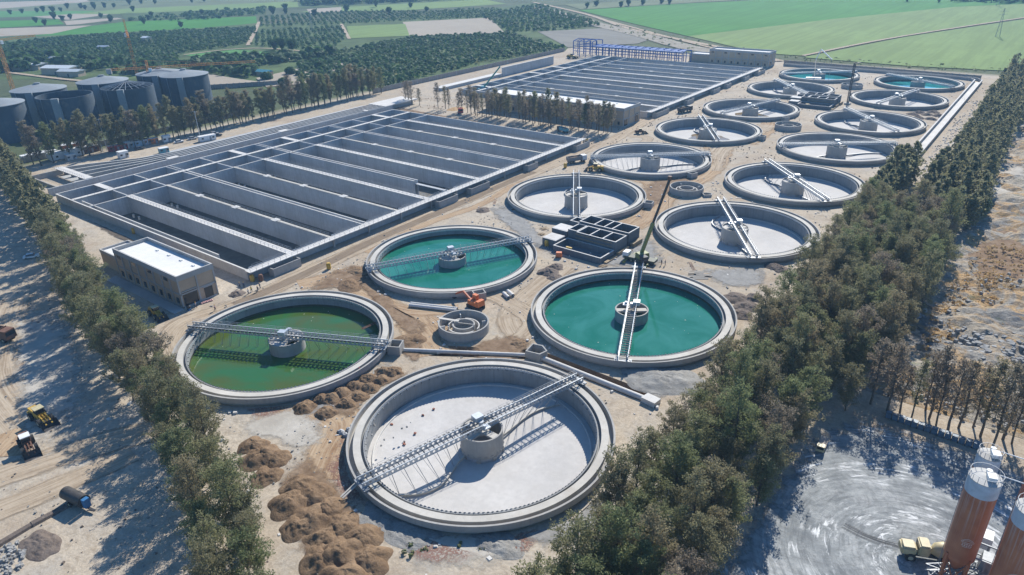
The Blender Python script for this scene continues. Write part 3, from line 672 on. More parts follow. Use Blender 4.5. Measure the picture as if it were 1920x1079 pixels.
# ---------------------------------------------------------------- rectangular aeration basins
ZF = -3.3; ZT = 3.0
def railing(m, p, q, z, step=2.0, h=1.05):
    p, q = Vector((*p, z)), Vector((*q, z)); L_ = (q - p).length; n = max(1, int(L_ / step)); d = (q - p) / n
    for i in range(n + 1):
        a = p + d * i; m.box(a.x - .03, a.y - .03, z, a.x + .03, a.y + .03, z + h)
    for k in (.55, 1.05): m.beam(p + Vector((0, 0, k * h / 1.05)), q + Vector((0, 0, k * h / 1.05)), .045, .045)
def make_basin(B, lines, label, boxes, short=None):
    x0, y0, x1, y1 = B; t = empty('aeration_basin', (0, 0, 0), label, 'basin', 'aeration basin blocks')
    xe = x1 - 2.6; xa, xb, xc = x0, x0 + 13.0, x0 + 26.5
    m = MB(); m.box(x0, y0, -3.4, xe, y1, ZF); m.build('floor', plain('basin_floor', (.13, .12, .10), .8, 0, .3, .4, (.22, .18, .13)), t)
    # perimeter
    for a in ((x0, y0, xe, y0 + .5), (x0, y1 - .5, xe, y1), (x0, y0 + .5, x0 + .5, y1 - .5), (xe - .5, y0 + .5, xe, y1 - .5)):
        o = MB().box(a[0], a[1], ZF, a[2], a[3], ZT).build('outer_wall', CONCD, t)
        MB().box(a[0] - (.06 if a[0] == x0 else 0), a[1], ZT, a[2], a[3], ZT + .08).build('coping', CONCL, o)
    if short:      # second low wall just inside the near edge
        o = MB().box(xb + 4, y0 + 2.0, ZF, -56.3, y0 + 2.35, ZT - .1).build('inner_wall', CONCD, t); MB().box(xb + 4, y0 + 2.0, ZT - .1, -56.3, y0 + 2.35, ZT - .02).build('coping', CONCL, o)
    # the two cross lines
    for xx, wd in ((xb, 1.7), (xc, .5)):
        for yy0, yy1 in zip([y0 + .5] + [l[0] + .26 for l in lines], [l[0] - .26 for l in lines] + [y1 - .5]):
            o = MB().box(xx - .2, yy0, ZF, xx + .2, yy1, ZT - .02).build('cross_wall', CONCD, t)
        m = MB(); m.box(xx - wd / 2, y0 + .5, ZT + .01, xx + wd / 2, y1 - .5, ZT + .16); m.build('walkway', CONCL, t)
        if wd > 1:
            m = MB(); railing(m, (xx + wd / 2 - .1, y0 + 1), (xx + wd / 2 - .1, y1 - 1), ZT + .16, 2.4); m.build('handrail', RAIL, t)
    for i, (y, k) in enumerate(lines):
        if k == 'C':
            o = None
            for s in (-.85, .85):
                xs = xe - (.5 if not (short and i == 5) else 19)
                w_ = MB().box(x0 + .5, y + s - .18, ZF, xs, y + s + .18, ZT - .01).build('channel_wall', CONCD, t)
                MB().box(xb, y + s - .2, ZT - .01, xs, y + s + .2, ZT + .09).build('coping', CONCL, w_)
            MB().box(xb, y - .67, 1.7, xe - .5, y + .67, 1.9).build('trough', CONCD, t)
            continue
        w_ = MB().box(x0 + .5, y - .25, ZF, xe - .5, y + .25, ZT - .03).build('partition_wall', CONCD, t)
        wd = 2.3 if k == 'W' else 1.05
        m = MB(); m.box(xc - .6, y - wd / 2, ZT + .17 if False else ZT + .02, xe - .02, y + wd / 2, ZT + .2)
        m.build('walkway', CONCL if k == 'W' else CONCW, t)
        m = MB(); m.box(x0 + .5, y - (1.2 if k == 'W' else .2), ZT - .03, xb - .9, y + (1.2 if k == 'W' else .2), ZT + .12); m.build('edge_slab', CONCL, t)
        m = MB()
        for s in ((-1, 1) if k == 'W' else (1,)): railing(m, (xc + 1, y + s * (wd / 2 - .08)), (xe - 1, y + s * (wd / 2 - .08)), ZT + .2)
        m.build('handrail', RAIL, t)
        if k == 'M':
            for xx in (x0 + 26.5 + f * 22.8 for f in (1, 2, 3)):
                m = MB(); m.box(xx - 1.3, y - 1.25, ZT + .2, xx + 1.3, y + 1.0, ZT + .34); m.build('platform', CONCL, t)
        # opening columns near the west end
        for xx in (xc + 6, xc + 10): MB().tube((xx, y - 3, ZF), (xx, y - 3, ZF + 1.2), .4, n=8).build('pipe_stub', CONCL, t)
    # outlet walkway along the east side
    m = MB(); m.box(xe, y0 - .6, ZT + .02, x1, y1 + .4, ZT + .22); m.build('walkway', CONCL, t)
    m = MB(); railing(m, (x1 - .1, y0 - .4), (x1 - .1, y1 + .2), ZT + .22); 
    for (a, b) in zip([y0] + [l[0] for l in lines], [l[0] for l in lines] + [y1]): railing(m, (xe + .08, a + 1.8), (xe + .08, b - 1.8), ZT + .22, 1.8)
    m.build('handrail', RAIL, t)
    for (a, b) in zip([y0] + [l[0] for l in lines], [l[0] for l in lines] + [y1]):
        o = MB().box(xe - 1.6, a + 1.7, ZT - .9, xe - 1.45, b - 1.7, ZT + .02).build('weir_trough', GALV, t)
        m = MB(); m.box(x1 - 1.3, b - .3, -.4, x1 - .9, b + .3, ZT + .02); m.build('column', CONC, t)
    for a, b in boxes:
        m = MB(); m.box(x1 - .6, a, -.3, x1 + 1.9, a + .25, 2.5); m.box(x1 - .6, b - .25, -.3, x1 + 1.9, b, 2.5); m.box(x1 + 1.65, a + .25, -.3, x1 + 1.9, b - .25, 2.5); m.box(x1 - .6, a + .25, 1.0, x1 + 1.65, b - .25, 1.2)
        m.build('outlet_box', CONC, t)
    m = MB(); m.box(xe, y0, -3.4, xe + .2, y1, -.0); m.build('footing', CONC, t)
    return t
L1 = [(31, 'W'), (45.8, 'M'), (60.4, 'C'), (75, 'M'), (89.8, 'W'), (103.5, 'C'), (118, 'W'), (132.5, 'M'), (147, 'C'), (161.8, 'M'), (176.3, 'W')]
L2 = [(272.8, 'W'), (286.5, 'M'), (301, 'C'), (316, 'M'), (330.8, 'W'), (345, 'C'), (359.6, 'W'), (374.5, 'M'), (390.5, 'C'), (405, 'M')]
make_basin(B1, L1, 'nearer block of long empty concrete aeration basins left of the clarifiers', [(21.5, 31), (91, 101), (108.5, 119.5), (144.5, 151.5), (181, 192.3)], True)
make_basin(B2, L2, 'farther block of long concrete basins in front of the blue steel frame', [(260, 275), (298, 307), (335, 345), (356, 363), (386, 394), (410, 424)])
# ---------------------------------------------------------------- inlet flume left of the near basins
t = empty('inlet_flume', (0, 0, 0), 'long multi walled concrete inlet flume running beside the site huts, flared at its near end', 'channel')
for i in range(5):
    f = i / 4; xa = -171.2 - f * 27.5; xb = -171.2 - f * 10
    pts = [(xa, 34), (xa + (xb - xa) * .25, 44), (xa + (xb - xa) * .8, 60), (xb, 76), (xb - 1, 140), (xb - 2, 196)]; m = MB()
    for a, b in zip(pts[:-1], pts[1:]): m.beam((*a, .9), (*b, .9), .4, 4.1)
    m.build('channel_wall', CONC, t)
    m = MB()
    for a, b in zip(pts[:-1], pts[1:]): m.beam((*a, 3.0), (*b, 3.0), .55, .1)
    m.build('coping', CONCL, t)
MB().box(-171.0, 17, -1, -170.4, 200, 3.1).build('side_wall', CONCD, t)
m = MB(); m.box(-199.5, 31.2, 2.95, -171.3, 34.6, 3.25); m.build('bridge_slab', CONCL, t)
m = MB(); railing(m, (-199, 31.4), (-172, 31.4), 3.25); m.build('handrail', RAIL, t)
m = MB(); m.box(-199.8, 20, -.6, -199.3, 34, 2.2); m.box(-199.3, 22.5, -.6, -171.1, 23.0, 1.2); m.build('outer_wall', CONC, t)
for a, b in ((66, 71), (124, 129), (180, 182)): MB().box(-173.6, a, 3.05, -170.2, b, 3.3).build('cover_slab', CONCL, t)
MB().box(-186, 196, 2.3, -172, 222, 2.9).build('cover_slab', CONCL, t); MB().box(-184, 198, -.5, -174, 220, 2.3).build('culvert', CONCD, t)
MB().box(-196, 31.2, .02, -173, 200, .06).build('floor', CONCD, t)
t = empty('retaining_wall', (0, 0, 0), 'long grey retaining wall on the far left of the farther basin block', 'wall')
MB().box(-186.5, 322, -.5, -185.7, 386, 6).build('wall', CONCD, t); MB().box(-186.6, 322, 6, -185.6, 386, 6.15).build('coping', CONCL, t)
MB().box(-192, 258, -.5, -186.6, 322, 1.8).build('low_culvert', CONCD, t); MB().box(-192.2, 258, 1.8, -186.2, 322, 2.0).build('cover_slab', CONCL, t)
# drain wall beside the right row of clarifiers
t = empty('drain_channel', (0, 0, 0), 'long concrete drain channel wall along the right row of clarifiers', 'channel')
for x in (86.3, 90.2): 
    w_ = MB().box(x, 214, -.5, x + .5, 452, 1.7).build('wall', CONC, t); MB().box(x - .05, 214, 1.7, x + .55, 452, 1.8).build('coping', CONCL, t)
MB().box(86.8, 214, .05, 90.2, 452, .3).build('floor', CONCL, t)
m = MB(); pts = [(86.5, 452), (84, 456.5), (78, 459), (20, 459.5), (-34, 459)]
for a, b in zip(pts[:-1], pts[1:]): m.beam((*a, .6), (*b, .6), .5, 2.2)
m.build('end_wall', CONC, t)
m = MB(); pts = [(90.5, 452), (87, 459), (80, 462.5), (20, 463), (-34, 462.5)]
for a, b in zip(pts[:-1], pts[1:]): m.beam((*a, .6), (*b, .6), .5, 2.2)
m.build('end_wall', CONC, t)
t = empty('cable_trench', (0, 0, 0), 'narrow twin walled cable trench between the drain channel and the right trees', 'trench')
for x in (98.6, 100.4): MB().box(x, 230, -.1, x + .4, 448, .7).build('wall', CONC, t)
# boundary walls
def panel_wall(p, q, h, label, step=4.0, mat=None):
    t = empty('boundary_wall', (*p, 0), label, 'wall'); p, q = Vector((*p, 0)), Vector((*q, 0)); d = q - p; n = int(d.length / step)
    m = MB(); m.beam((0, 0, h / 2), (d.x, d.y, h / 2), .22, h); m.build('wall_panel', mat or concrete('wall_block', (.34, .30, .26), .3), t)
    m = MB()
    for i in range(n + 1):
        a = d * (i / n); m.box(a.x - .25, a.y - .25, 0, a.x + .25, a.y + .25, h + .25)
    m.build('pillar', CONC, t); return t
panel_wall(at(700, 176), at(1058, 97), 3, 'pillared block boundary wall between the orchard and the dirt strip')
panel_wall(at(392, 168), at(520, 160), 3, 'short grey boundary wall behind the back row of trees, right of the grey silos')
panel_wall(at(1470, 120), at(1838, 150), 2.6, 'pale boundary wall along the edge of the big green field')
panel_wall((-233, 20), (-236, 150), 2.5, 'pale low wall behind the trees by the site huts')
# ---------------------------------------------------------------- buildings
BRK = concrete('infill_brick', (.52, .40, .28), .1, .15); BRKD = concrete('infill_brick_dark', (.26, .21, .155), .1, .15)
ROOFW = concrete('roof_white', (.72, .71, .68), .05, .08, warm=(.6, .57, .5)); FRAMEC = concrete('frame_concrete', (.44, .43, .41), .1)
def hall(name, x0, y0, x1, y1, h, label, nx, ny, doors=(), low=None, vents=4, winx=True):
    """two storey concrete frame hall with brick infill, parapet roof"""
    t = empty(name, (x0, y0, 0), label, 'building'); lx, ly = x1 - x0, y1 - y0; hp = h - 1.5
    def storey(m, axis, n, base, sgn, z0, z1, fill):
        pass
    MB().box(.15, .15, 0, lx - .15, ly - .15, hp).build('wall', BRK, t)
    m = MB()
    # columns
    for i in range(nx + 1):
        x = lx * i / nx
        for y in (0, ly): m.box(max(0, x - .22) - .03, y - (.05 if y == 0 else .3), 0, min(lx, x + .22) + .03, y + (.3 if y == 0 else .05), hp)
    for j in range(1, ny):
        y = ly * j / ny
        for x in (0, lx): m.box(x - (.05 if x == 0 else .3), y - .22, 0, x + (.3 if x == 0 else .05), y + .22, hp)
    build_each(m, 'column', FRAMEC, t)
    m = MB()
    for z in (hp * .5, 0):
        m.box(-.03, -.03, z - (.18 if z else 0), lx + .03, .25, z + (.18 if z else .4)); m.box(-.03, ly - .25, z - (.18 if z else 0), lx + .03, ly + .03, z + (.18 if z else .4))
        m.box(-.03, .25, z - (.18 if z else 0), .25, ly - .25, z + (.18 if z else .4)); m.box(lx - .25, .25, z - (.18 if z else 0), lx + .03, ly - .25, z + (.18 if z else .4))
    m.build('beam', FRAMEC, t)
    m = MB(); m.box(.3, .3, hp, lx - .3, ly - .3, hp + .5); rf = m.build('roof', ROOFW, t)
    m = MB()
    for a in ((-.1, -.1, lx + .1, .3), (-.1, ly - .3, lx + .1, ly + .1), (-.1, .3, .3, ly - .3), (lx - .3, .3, lx + .1, ly - .3)): m.box(a[0], a[1], hp, a[2], a[3], h)
    m.build('parapet', FRAMEC, t)
    for i in range(vents):
        x = lx * (i + 1.6) / (vents + 1.4); MB().box(x - .5, ly * .72, hp + .5, x + .5, ly * .72 + .5, hp + .75).build('roof_vent', WHITE, rf)
    if winx:
        for yy, s in ((0, -1),):
            for i in range(nx):
                x = lx * (i + .5) / nx
                w_ = MB().box(x - .55, yy - .02, 1.0, x + .55, yy + .17, 2.6).build('window', GLASS, t); MB().box(x - .65, yy - .08, .85, x + .65, yy + .14, 1.0).build('sill', FRAMEC, w_)
                if i % 2 == 0:
                    MB().box(x - 1.0, yy + .1, hp - 1.3, x + 1.0, yy + .17, hp - .35).build('window', GLASS, t)
    for (side, a, b, zt) in doors:
        if side == 'x': o = MB().box(lx - .2, a, 0, lx + .0, b, zt).build('door', GLASS, t); MB().box(lx - .18, a - .2, zt, lx + .08, b + .2, zt + .25).build('lintel', FRAMEC, o)
        else: o = MB().box(a, -.02, 0, b, .2, zt).build('door', GLASS, t); MB().box(a - .2, -.08, zt, b + .2, .18, zt + .25).build('lintel', FRAMEC, o)
    if low:
        l0, w0, h0 = low; m = MB(); m.box(-l0, ly - w0, 0, -.05, ly, h0 - .9); an = m.build('annexe', BRK, t)
        MB().box(-l0 + .3, ly - w0 + .3, h0 - .9, -.35, ly - .3, h0 - .6).build('annexe_roof', ROOFW, an)
        m = MB()
        for a in ((-l0 - .1, ly - w0 - .1, -.05, ly - w0 + .3), (-l0 - .1, ly - .3, -.05, ly + .1), (-l0 - .1, ly - w0 + .3, -l0 + .3, ly - .3)): m.box(a[0], a[1], h0 - .9, a[2], a[3], h0)
        m.build('parapet', FRAMEC, an)
    return t
t = hall('blower_building', -71.5, -4.2, -38.0, 6.0, 9.2, 'brick and concrete hall with bright white flat roof by the left trees', 8, 2, (('x', .7, 4.6, 4.3), ('x', 6.6, 8.9, 3.4)), (13.5, 8.6, 5.2))
MB().box(-2, -3.2, .02, 34.5, -.3, .25).build('plinth', FRAMEC, t)
t = hall('pump_building', -128, 232.3, -39.5, 249.5, 9.4, 'long white roofed hall screened by the thin middle trees', 16, 3, (('x', 1.0, 4.0, 3.6), ('x', 12.2, 15.6, 4.6)), None, 5)
t = hall('control_building', -86, 447, -41, 460.5, 10.5, 'two storey block with a row of small windows beyond the farther basins', 9, 2, (('x', 4, 6, 3.4),), (17, 11, 6), 0)
# blue steel frame
t = empty('steel_hall', (0, 0, 0), 'long blue steel portal frame under construction behind the farther basins', 'steel building')
xs = [-196 + i * 6.0 for i in range(17)]
for i, x in enumerate(xs):
    h = 12 if i < 4 else 8.5
    for y in (430, 437, 446): MB().box(x - .25, y - .25, 0, x + .25, y + .25, h).build('column', STEELB, t)
    m = MB(); m.beam((x, 430, h), (x, 438, h + 1.2), .35, .55); m.beam((x, 438, h + 1.2), (x, 446, h), .35, .55); m.build('rafter', STEELB, t)
for y, z in ((430, 8.2), (446, 8.2), (430, 4.3), (446, 4.3), (430, 6.2), (446, 6.2), (434, 9.0), (442, 9.0)):
    MB().beam((-196, y, z), (-100, y, z), .3, .4).build('purlin', STEELB, t)
for y in (430, 438, 446): MB().beam((-196, y, 12), (-178, y, 12 + (1 if y == 438 else 0)), .3, .4).build('purlin', STEELB, t)
m = MB()
for i in range(0, 16, 3):
    m.beam((xs[i], 430, .5), (xs[i + 1], 430, 8), .15, .15); m.beam((xs[i + 1], 430, .5), (xs[i], 430, 8), .15, .15)
m.build('brace', STEELB, t)
m = MB()
for i in range(32): m.box(-178 + i * 2.4, 430, 8.9, -175.9 + i * 2.4, 445, 9.0)
m.build('roof_deck', STEELB, t)
# unfinished concrete chambers
def chambers(ox, oy, ang, label, k=1.0):
    t = empty('unfinished_chamber_block', (ox, oy, 0), label, 'concrete structure', 'unfinished chamber blocks', ang)
    def cell(x0, y0, x1, y1, h, div=(), name='cell_wall', z0=-.5, w=.4):
        m = MB(); m.box(x0, y0, z0, x1, y0 + w, h); m.box(x0, y1 - w, z0, x1, y1, h); m.box(x0, y0 + w, z0, x0 + w, y1 - w, h); m.box(x1 - w, y0 + w, z0, x1, y1 - w, h)
        for d in div: m.box(x0 + (x1 - x0) * d - w / 2, y0 + w, z0, x0 + (x1 - x0) * d + w / 2, y1 - w, h - .02)
        o = m.build(name, CONCB, t); c = MB(); zz = h
        c.box(x0, y0, zz, x1, y0 + w, zz + .06); c.box(x0, y1 - w, zz, x1, y1, zz + .06); c.box(x0, y0 + w, zz, x0 + w, y1 - w, zz + .06); c.box(x1 - w, y0 + w, zz, x1, y1 - w, zz + .06)
        for d in div: c.box(x0 + (x1 - x0) * d - w / 2, y0 + w, h - .02, x0 + (x1 - x0) * d + w / 2, y1 - w, zz + .05)
        c.build('coping', CONCL, o)
    cell(3, 0, 20, 7.5, 1.8); cell(6, 8, 20, 14.5, 4.2, (.33, .66)); cell(2, 15.5, 20, 22, 4.6, (.3, .5, .66)); cell(2.2, 9, 5.6, 15, 4.0)
    cell(-2.5, 2, 2.6, 7, 2.4); cell(-4, 9, 1.8, 14, 3.0, (.5,)); cell(-2, 16, 1.7, 20, 3.8)
    m = MB()
    for z in (1.2, 2.6, 3.8):
        for y in (8.2, 15.2): m.beam((6, y - .6, z), (19, y - .6, z), .08, .25)
    m.box(20.4, 1, .1, 21.4, 7, .5); m.box(20.4, 8, .1, 21.2, 14, 1.2); m.box(20.3, 16, .1, 21.5, 21.5, 1.4)
    m.build('formwork', plain('timber', (.30, .22, .13), .8, 0, .3), t)
    MB().box(-4, 9.4, 3.0, 1.6, 13.6, 3.1).build('top_slab', CONCL, t); MB().box(-2.3, 2.4, 2.4, 2.4, 6.6, 2.5).build('top_slab', CONCL, t)
    MB().box(-4.5, -.5, -.02, 21, 22.3, .05).build('floor', CONCB, t)
    MB().box(7, 1, 1.6, 9, 1.6, 2.0).build('prop', YEL, t)
    return t
chambers(17.0, 82.0, R(-2), 'unfinished dark concrete chamber block in front of the crane truck')
chambers(14.5, 324.0, R(0), 'distant unfinished concrete chamber block beside the thin dark crane mast')
# ---------------------------------------------------------------- big grey storage silos
SILO = concrete('silo_grey', (.075, .10, .125), .35, .25); SROOF = concrete('silo_roof', (.25, .28, .30), .15)
def big_silo(px, py, roof, label, h=18, r=13.4):
    x, y = at(px, py, h); t = empty('storage_silo', (x, y, 0), label, 'silo', 'grey storage silos')
    MB().lathe([(r, 0), (r, h), (r - .5, h), (r - .5, 1)], 48).build('shell', SILO, t, 40)
    if roof == 'cone':
        MB().lathe([(r + .4, h - .1), (r + .4, h + .2), (2, h + 2.6), (.05, h + 2.7)], 48).build('roof', SROOF, t, 40)
        MB().lathe([(1.6, h + 2.5), (1.6, h + 3.3), (.05, h + 3.5)], 16).build('roof_cap', SROOF, t, 40)
    elif roof == 'frame':
        m = MB()
        for i in range(24):
            a = 2 * PI * i / 24; m.beam((r * math.cos(a), r * math.sin(a), h), (1.5 * math.cos(a), 1.5 * math.sin(a), h + 2.6), .25, .3)
        for rr, z in ((r * .66, h + .9), (r * .33, h + 1.8)):
            for i in range(24):
                a, b = 2 * PI * i / 24, 2 * PI * (i + 1) / 24; m.beam((rr * math.cos(a), rr * math.sin(a), z), (rr * math.cos(b), rr * math.sin(b), z), .25, .3)
        m.build('roof_frame', GALVD, t)
    m = MB()
    a = R(-40)
    m.cbox((r + .9) * math.cos(a), (r + .9) * math.sin(a), 0, 1.8, 3.4, h + .5, a); m.build('stair_tower', SROOF, t)
    m = MB(); m.beam((r * .3, -r * .96, 0), (r * .25, -r * .97, h), .35, .35); m.build('downpipe', GALVD, t)
    return t
big_silo(345, 140, 'cone', 'rightmost big grey silo with shallow cone roof behind the trees')
big_silo(120, 178, None, 'big roofless dark grey silo, open at the top, at the left')
big_silo(72, 167, 'cone', 'big cone roofed silo just behind the roofless one')
big_silo(238, 162, 'frame', 'big silo with bare roof ribs beside the front orange crane mast')
big_silo(192, 152, 'cone', 'cone roofed silo half hidden behind the one with bare roof ribs')
big_silo(300, 137, 'cone', 'cone roofed silo half hidden behind the rightmost one')
big_silo(-14, 195, 'cone', 'pale cone roofed silo cut by the left edge of the picture')
# ---------------------------------------------------------------- orange tower cranes
def lattice(m, p, q, w, step, th=.14):
    p, q = Vector(p), Vector(q); d = q - p; n = max(1, int(d.length / step)); u = d.normalized()
    a = u.cross(Vector((0, 0, 1))); a = Vector((1, 0, 0)) if a.length < .01 else a.normalized(); b = u.cross(a)
    cs = [a * w / 2 + b * w / 2, a * w / 2 - b * w / 2, -a * w / 2 - b * w / 2, -a * w / 2 + b * w / 2]
    for c in cs: m.beam(p + c, q + c, th, th)
    for i in range(n):
        for k in range(4):
            s = p + d * (i / n); e = p + d * ((i + 1) / n); c0, c1 = cs[k], cs[(k + 1) % 4]
            m.beam(s + (c0 if i % 2 else c1), e + (c1 if i % 2 else c0), th * .7, th * .7); m.beam(e + c0, e + c1, th * .7, th * .7)
def tower_crane(x, y, h, ang, jib, label, head=7):
    t = empty('tower_crane', (x, y, 0), label, 'crane', 'orange tower cranes', ang)
    m = MB(); lattice(m, (0, 0, 0), (0, 0, h), 1.8, 2.2, .2); m.build('mast', CRANEO, t)
    m = MB(); lattice(m, (0, 0, h), (0, 0, h + head), 1.0, 1.5, .16); m.build('tower_head', CRANEO, t)
    m = MB(); lattice(m, (1.2, 0, h + .8), (jib, 0, h + .8), 1.1, 2.2, .12); m.build('jib', CRANEO, t)
    m = MB(); lattice(m, (-1.2, 0, h + .8), (-jib * .35, 0, h + .8), 1.1, 2.2, .12); cj = m.build('counter_jib', CRANEO, t)
    MB().box(-jib * .35 - 1, -1, h - 1.4, -jib * .35 + 1.6, 1, h + 1.4).build('counterweight', CONC, cj)
    m = MB(); m.beam((0, 0, h + head), (jib * .6, 0, h + 1.4), .1, .1); m.beam((0, 0, h + head), (-jib * .3, 0, h + 1.4), .1, .1); m.build('tie_bar', CRANEO, t)
    MB().box(.6, -1.9, h - 1.6, 2.4, -.7, h + .6).build('cab', WHITE, t); return t
x, y = at(293, 196); dx, dy = Vector(at(425, 118, 22)) - Vector((x, y))
tower_crane(x, y, 21, math.atan2(dy, dx), 62, 'orange tower crane in front of the ribbed silo, long jib reaching right', 5)
x, y = at(264, 168); tower_crane(x, y, 36, R(-25), 30, 'tallest orange tower crane rising behind the grey silos', 9)
x, y = at(28, 178); tower_crane(x, y, 34, R(110), 28, 'orange tower crane mast at the far left edge', 5)
# ---------------------------------------------------------------- small huts among the trees
def hut(px, py, lx, ly, h, ang, label, col=None):
    x, y = at(px, py); t = empty('farm_shed', (x, y, 0), label, 'shed', None, ang)
    MB().box(-lx / 2, -ly / 2, 0, lx / 2, ly / 2, h).build('wall', BRK, t)
    m = MB(); e = .6; m.add([(-lx / 2 - e, -ly / 2 - e, h), (lx / 2 + e, -ly / 2 - e, h), (lx / 2 + e, ly / 2 + e, h), (-lx / 2 - e, ly / 2 + e, h), (-lx / 2 - e, 0, h + 1.4), (lx / 2 + e, 0, h + 1.4)], [(0, 1, 5, 4), (2, 3, 4, 5), (1, 2, 5), (3, 0, 4), (3, 2, 1, 0)])
    m.build('roof', col or plain('roof_sheet', (.55, .58, .58), .5), t)
    MB().box(-.8, -ly / 2 - .05, 0, .8, -ly / 2, 2.2).build('door', DARK, t); return t
hut(118, 138, 26, 14, 5, R(25), 'white roofed farm shed behind the grey silos, left of the orange crane'); hut(136, 143, 18, 8, 4, R(25), 'smaller pale lean to roofed shed just in front of the white roofed farm shed')
hut(62, 130, 20, 12, 4, R(30), 'pale roofed shed at the edge of the dense trees, left of the bigger farm shed'); hut(30, 131, 26, 10, 3.5, R(28), 'low pale roofed shed half hidden in the dark trees near the left edge')
hut(195, 93, 10, 4, 2.5, R(30), 'tiny pale roof alone in the orchard left of the tall crane'); hut(276, 80, 6, 8, 5, R(20), 'small white hut in the orchard right of the tall crane top'); hut(102, 118, 6, 5, 4, R(20), 'small grey hut in a clearing above the farm shed')
hut(497, 142, 12, 5, 3, R(10), 'small teal grey hut at the orchard edge above the back tree row', TEALP)
# ---------------------------------------------------------------- tall red cement silos in the mixing yard
SRED = None
def red_silo_mat():
    m, nt, b, _ = nt_new('silo_red'); p = pos(nt)
    c = ramp(nt, noise_n(nt, p, .5, 4), [(.3, (.33, .10, .045)), (.7, (.44, .16, .07))])
    st = noise_n(nt, mapv(nt, p, (2.2, 2.2, .07)), 2, 4, .6); sep = N(nt, 'ShaderNodeSeparateXYZ'); nt.links.new(p, sep.inputs[0])
    mr = N(nt, 'ShaderNodeMapRange'); mr.inputs['From Min'].default_value = 8; mr.inputs['From Max'].default_value = 19; nt.links.new(sep.outputs[2], mr.inputs[0])
    k = mix(nt, 1, ramp(nt, st, [(.5, 0), (.66, .8)]), mr.outputs[0], 'MULTIPLY')
    c = mix(nt, k, c, (.42, .33, .30)); nt.links.new(c, b.inputs['Base Color']); b.inputs['Roughness'].default_value = .5; return m
SRED = red_silo_mat()
def red_silo(x, y, r, zb, zt, label, logo=True):
    t = empty('cement_silo', (x, y, 0), label, 'silo', 'red cement silos'); band = zt - 2.2
    MB().lathe([(.35, zb - 2.6), (r, zb), (r, band)], 40).build('body', SRED, t, 30)
    MB().lathe([(r + .02, band), (r + .02, zt)], 40).build('top_band', plain('silo_band', (.45, .50, .55), .5, 0, .15), t)
    MB().lathe([(r + .06, zt), (r + .06, zt + .12), (.05, zt + .35)], 40).build('roof', concrete('silo_dusty_roof', (.50, .49, .46), 0, .3), t, 30)
    rl = MB()
    for i in range(16):
        a = 2 * PI * i / 16; b_ = 2 * PI * (i + 1) / 16; rl.tube((r * math.cos(a), r * math.sin(a), zt), (r * math.cos(a), r * math.sin(a), zt + 1), .03, n=4); rl.beam((r * math.cos(a), r * math.sin(a), zt + 1), (r * math.cos(b_), r * math.sin(b_), zt + 1), .04, .04)
    rl.build('handrail', RAIL, t); MB().cbox(.6, -.3, zt + .3, 1.0, 1.2, .6, .3).build('filter_box', WHITE, t); MB().tube((.2, .9, zt + .3), (.2, .9, zt + .8), .35, n=10).build('hatch', WHITE, t)
    for i in range(4):
        a = R(45 + 90 * i); MB().beam((r * .96 * math.cos(a), r * .96 * math.sin(a), zb + .6), (r * .98 * math.cos(a), r * .98 * math.sin(a), 0), .35, .35).build('leg', SRED, t)
    m = MB()
    for i in range(4):
        a, b_ = R(45 + 90 * i), R(135 + 90 * i)
        for z0, z1 in ((.3, zb - .3), (zb - .3, .3)): m.beam((r * .97 * math.cos(a), r * .97 * math.sin(a), z0), (r * .97 * math.cos(b_), r * .97 * math.sin(b_), z1), .12, .12)
    m.build('brace', SRED, t)
    m = MB(); a = R(160)
    for s in (-.25, .25): m.tube((r * 1.05 * math.cos(a) + s * .3, r * 1.05 * math.sin(a) + s, .5), (r * 1.05 * math.cos(a) + s * .3, r * 1.05 * math.sin(a) + s, zt), .04, n=4)
    m.build('ladder', GALVD, t)
    m = MB(); m.path([(r * .7, .6, zt + .7), (r + 2.4, .6, zt + .7), (r + 5, -1.4, zt + .1)], .07, 6); m.build('fill_pipe', WHITE, t)
    if logo:      # pale arched emblem with three lines of small lettering bars
        m = MB(); a0 = R(-78); zc = zb + 3.3; rr = r + .04
        def bar(u0, v0, u1, v1, w=.09):
            for k in range(4):
                ua, ub = u0 + (u1 - u0) * k / 4, u0 + (u1 - u0) * (k + 1) / 4; va, vb = v0 + (v1 - v0) * k / 4, v0 + (v1 - v0) * (k + 1) / 4
                P_ = lambda u, v: (rr * math.cos(a0 + u / r), rr * math.sin(a0 + u / r), zc + v)
                m.add([P_(ua, va - w), P_(ub, vb - w), P_(ub, vb + w), P_(ua, va + w)], [(0, 1, 2, 3)])
        arc = [(-.75, .55), (-.45, .9), (0, 1.1), (.45, .9), (.75, .55)]
        for p_, q_ in zip(arc[:-1], arc[1:]): bar(*p_, *q_, .05)
        bar(-.75, .45, .75, .45, .04); bar(-.6, .62, 0, .86, .04); bar(0, .86, .6, .62, .04)
        for v_ in (.2, -.08):
            for u_ in (-.6, -.35, -.1, .15, .4): bar(u_, v_, u_ + .17, v_, .08)
        bar(-.5, -.3, .5, -.3, .04); m.build('emblem', plain('emblem_pale', (.62, .45, .38), .5), t)
    return t
red_silo(135.1, 12.1, 1.9, 6.6, 20, 'tall red cement silo with pale band, whole and nearest the yellow mixer truck')
red_silo(135.0, 17.6, 1.42, 6.6, 20, 'slimmer red cement silo standing behind the nearest tall one, white topped', False)
red_silo(141.2, 18.6, 1.7, 7.4, 20, 'dark red cement silo at the right picture edge, half cut off', False)
red_silo(140.6, 9.0, 1.95, 6.6, 20, 'red cement silo at the lower right corner with the pale arched emblem')
t = empty('batching_conveyor', (137.2, 13.5, 0), 'steel batching frame and conveyor between the red silos', 'conveyor')
m = MB(); lattice(m, (-5, -3, 3), (6, 4, 4.6), 1.2, 1.5, .12); m.build('belt_frame', GALVD, t)
m = MB()
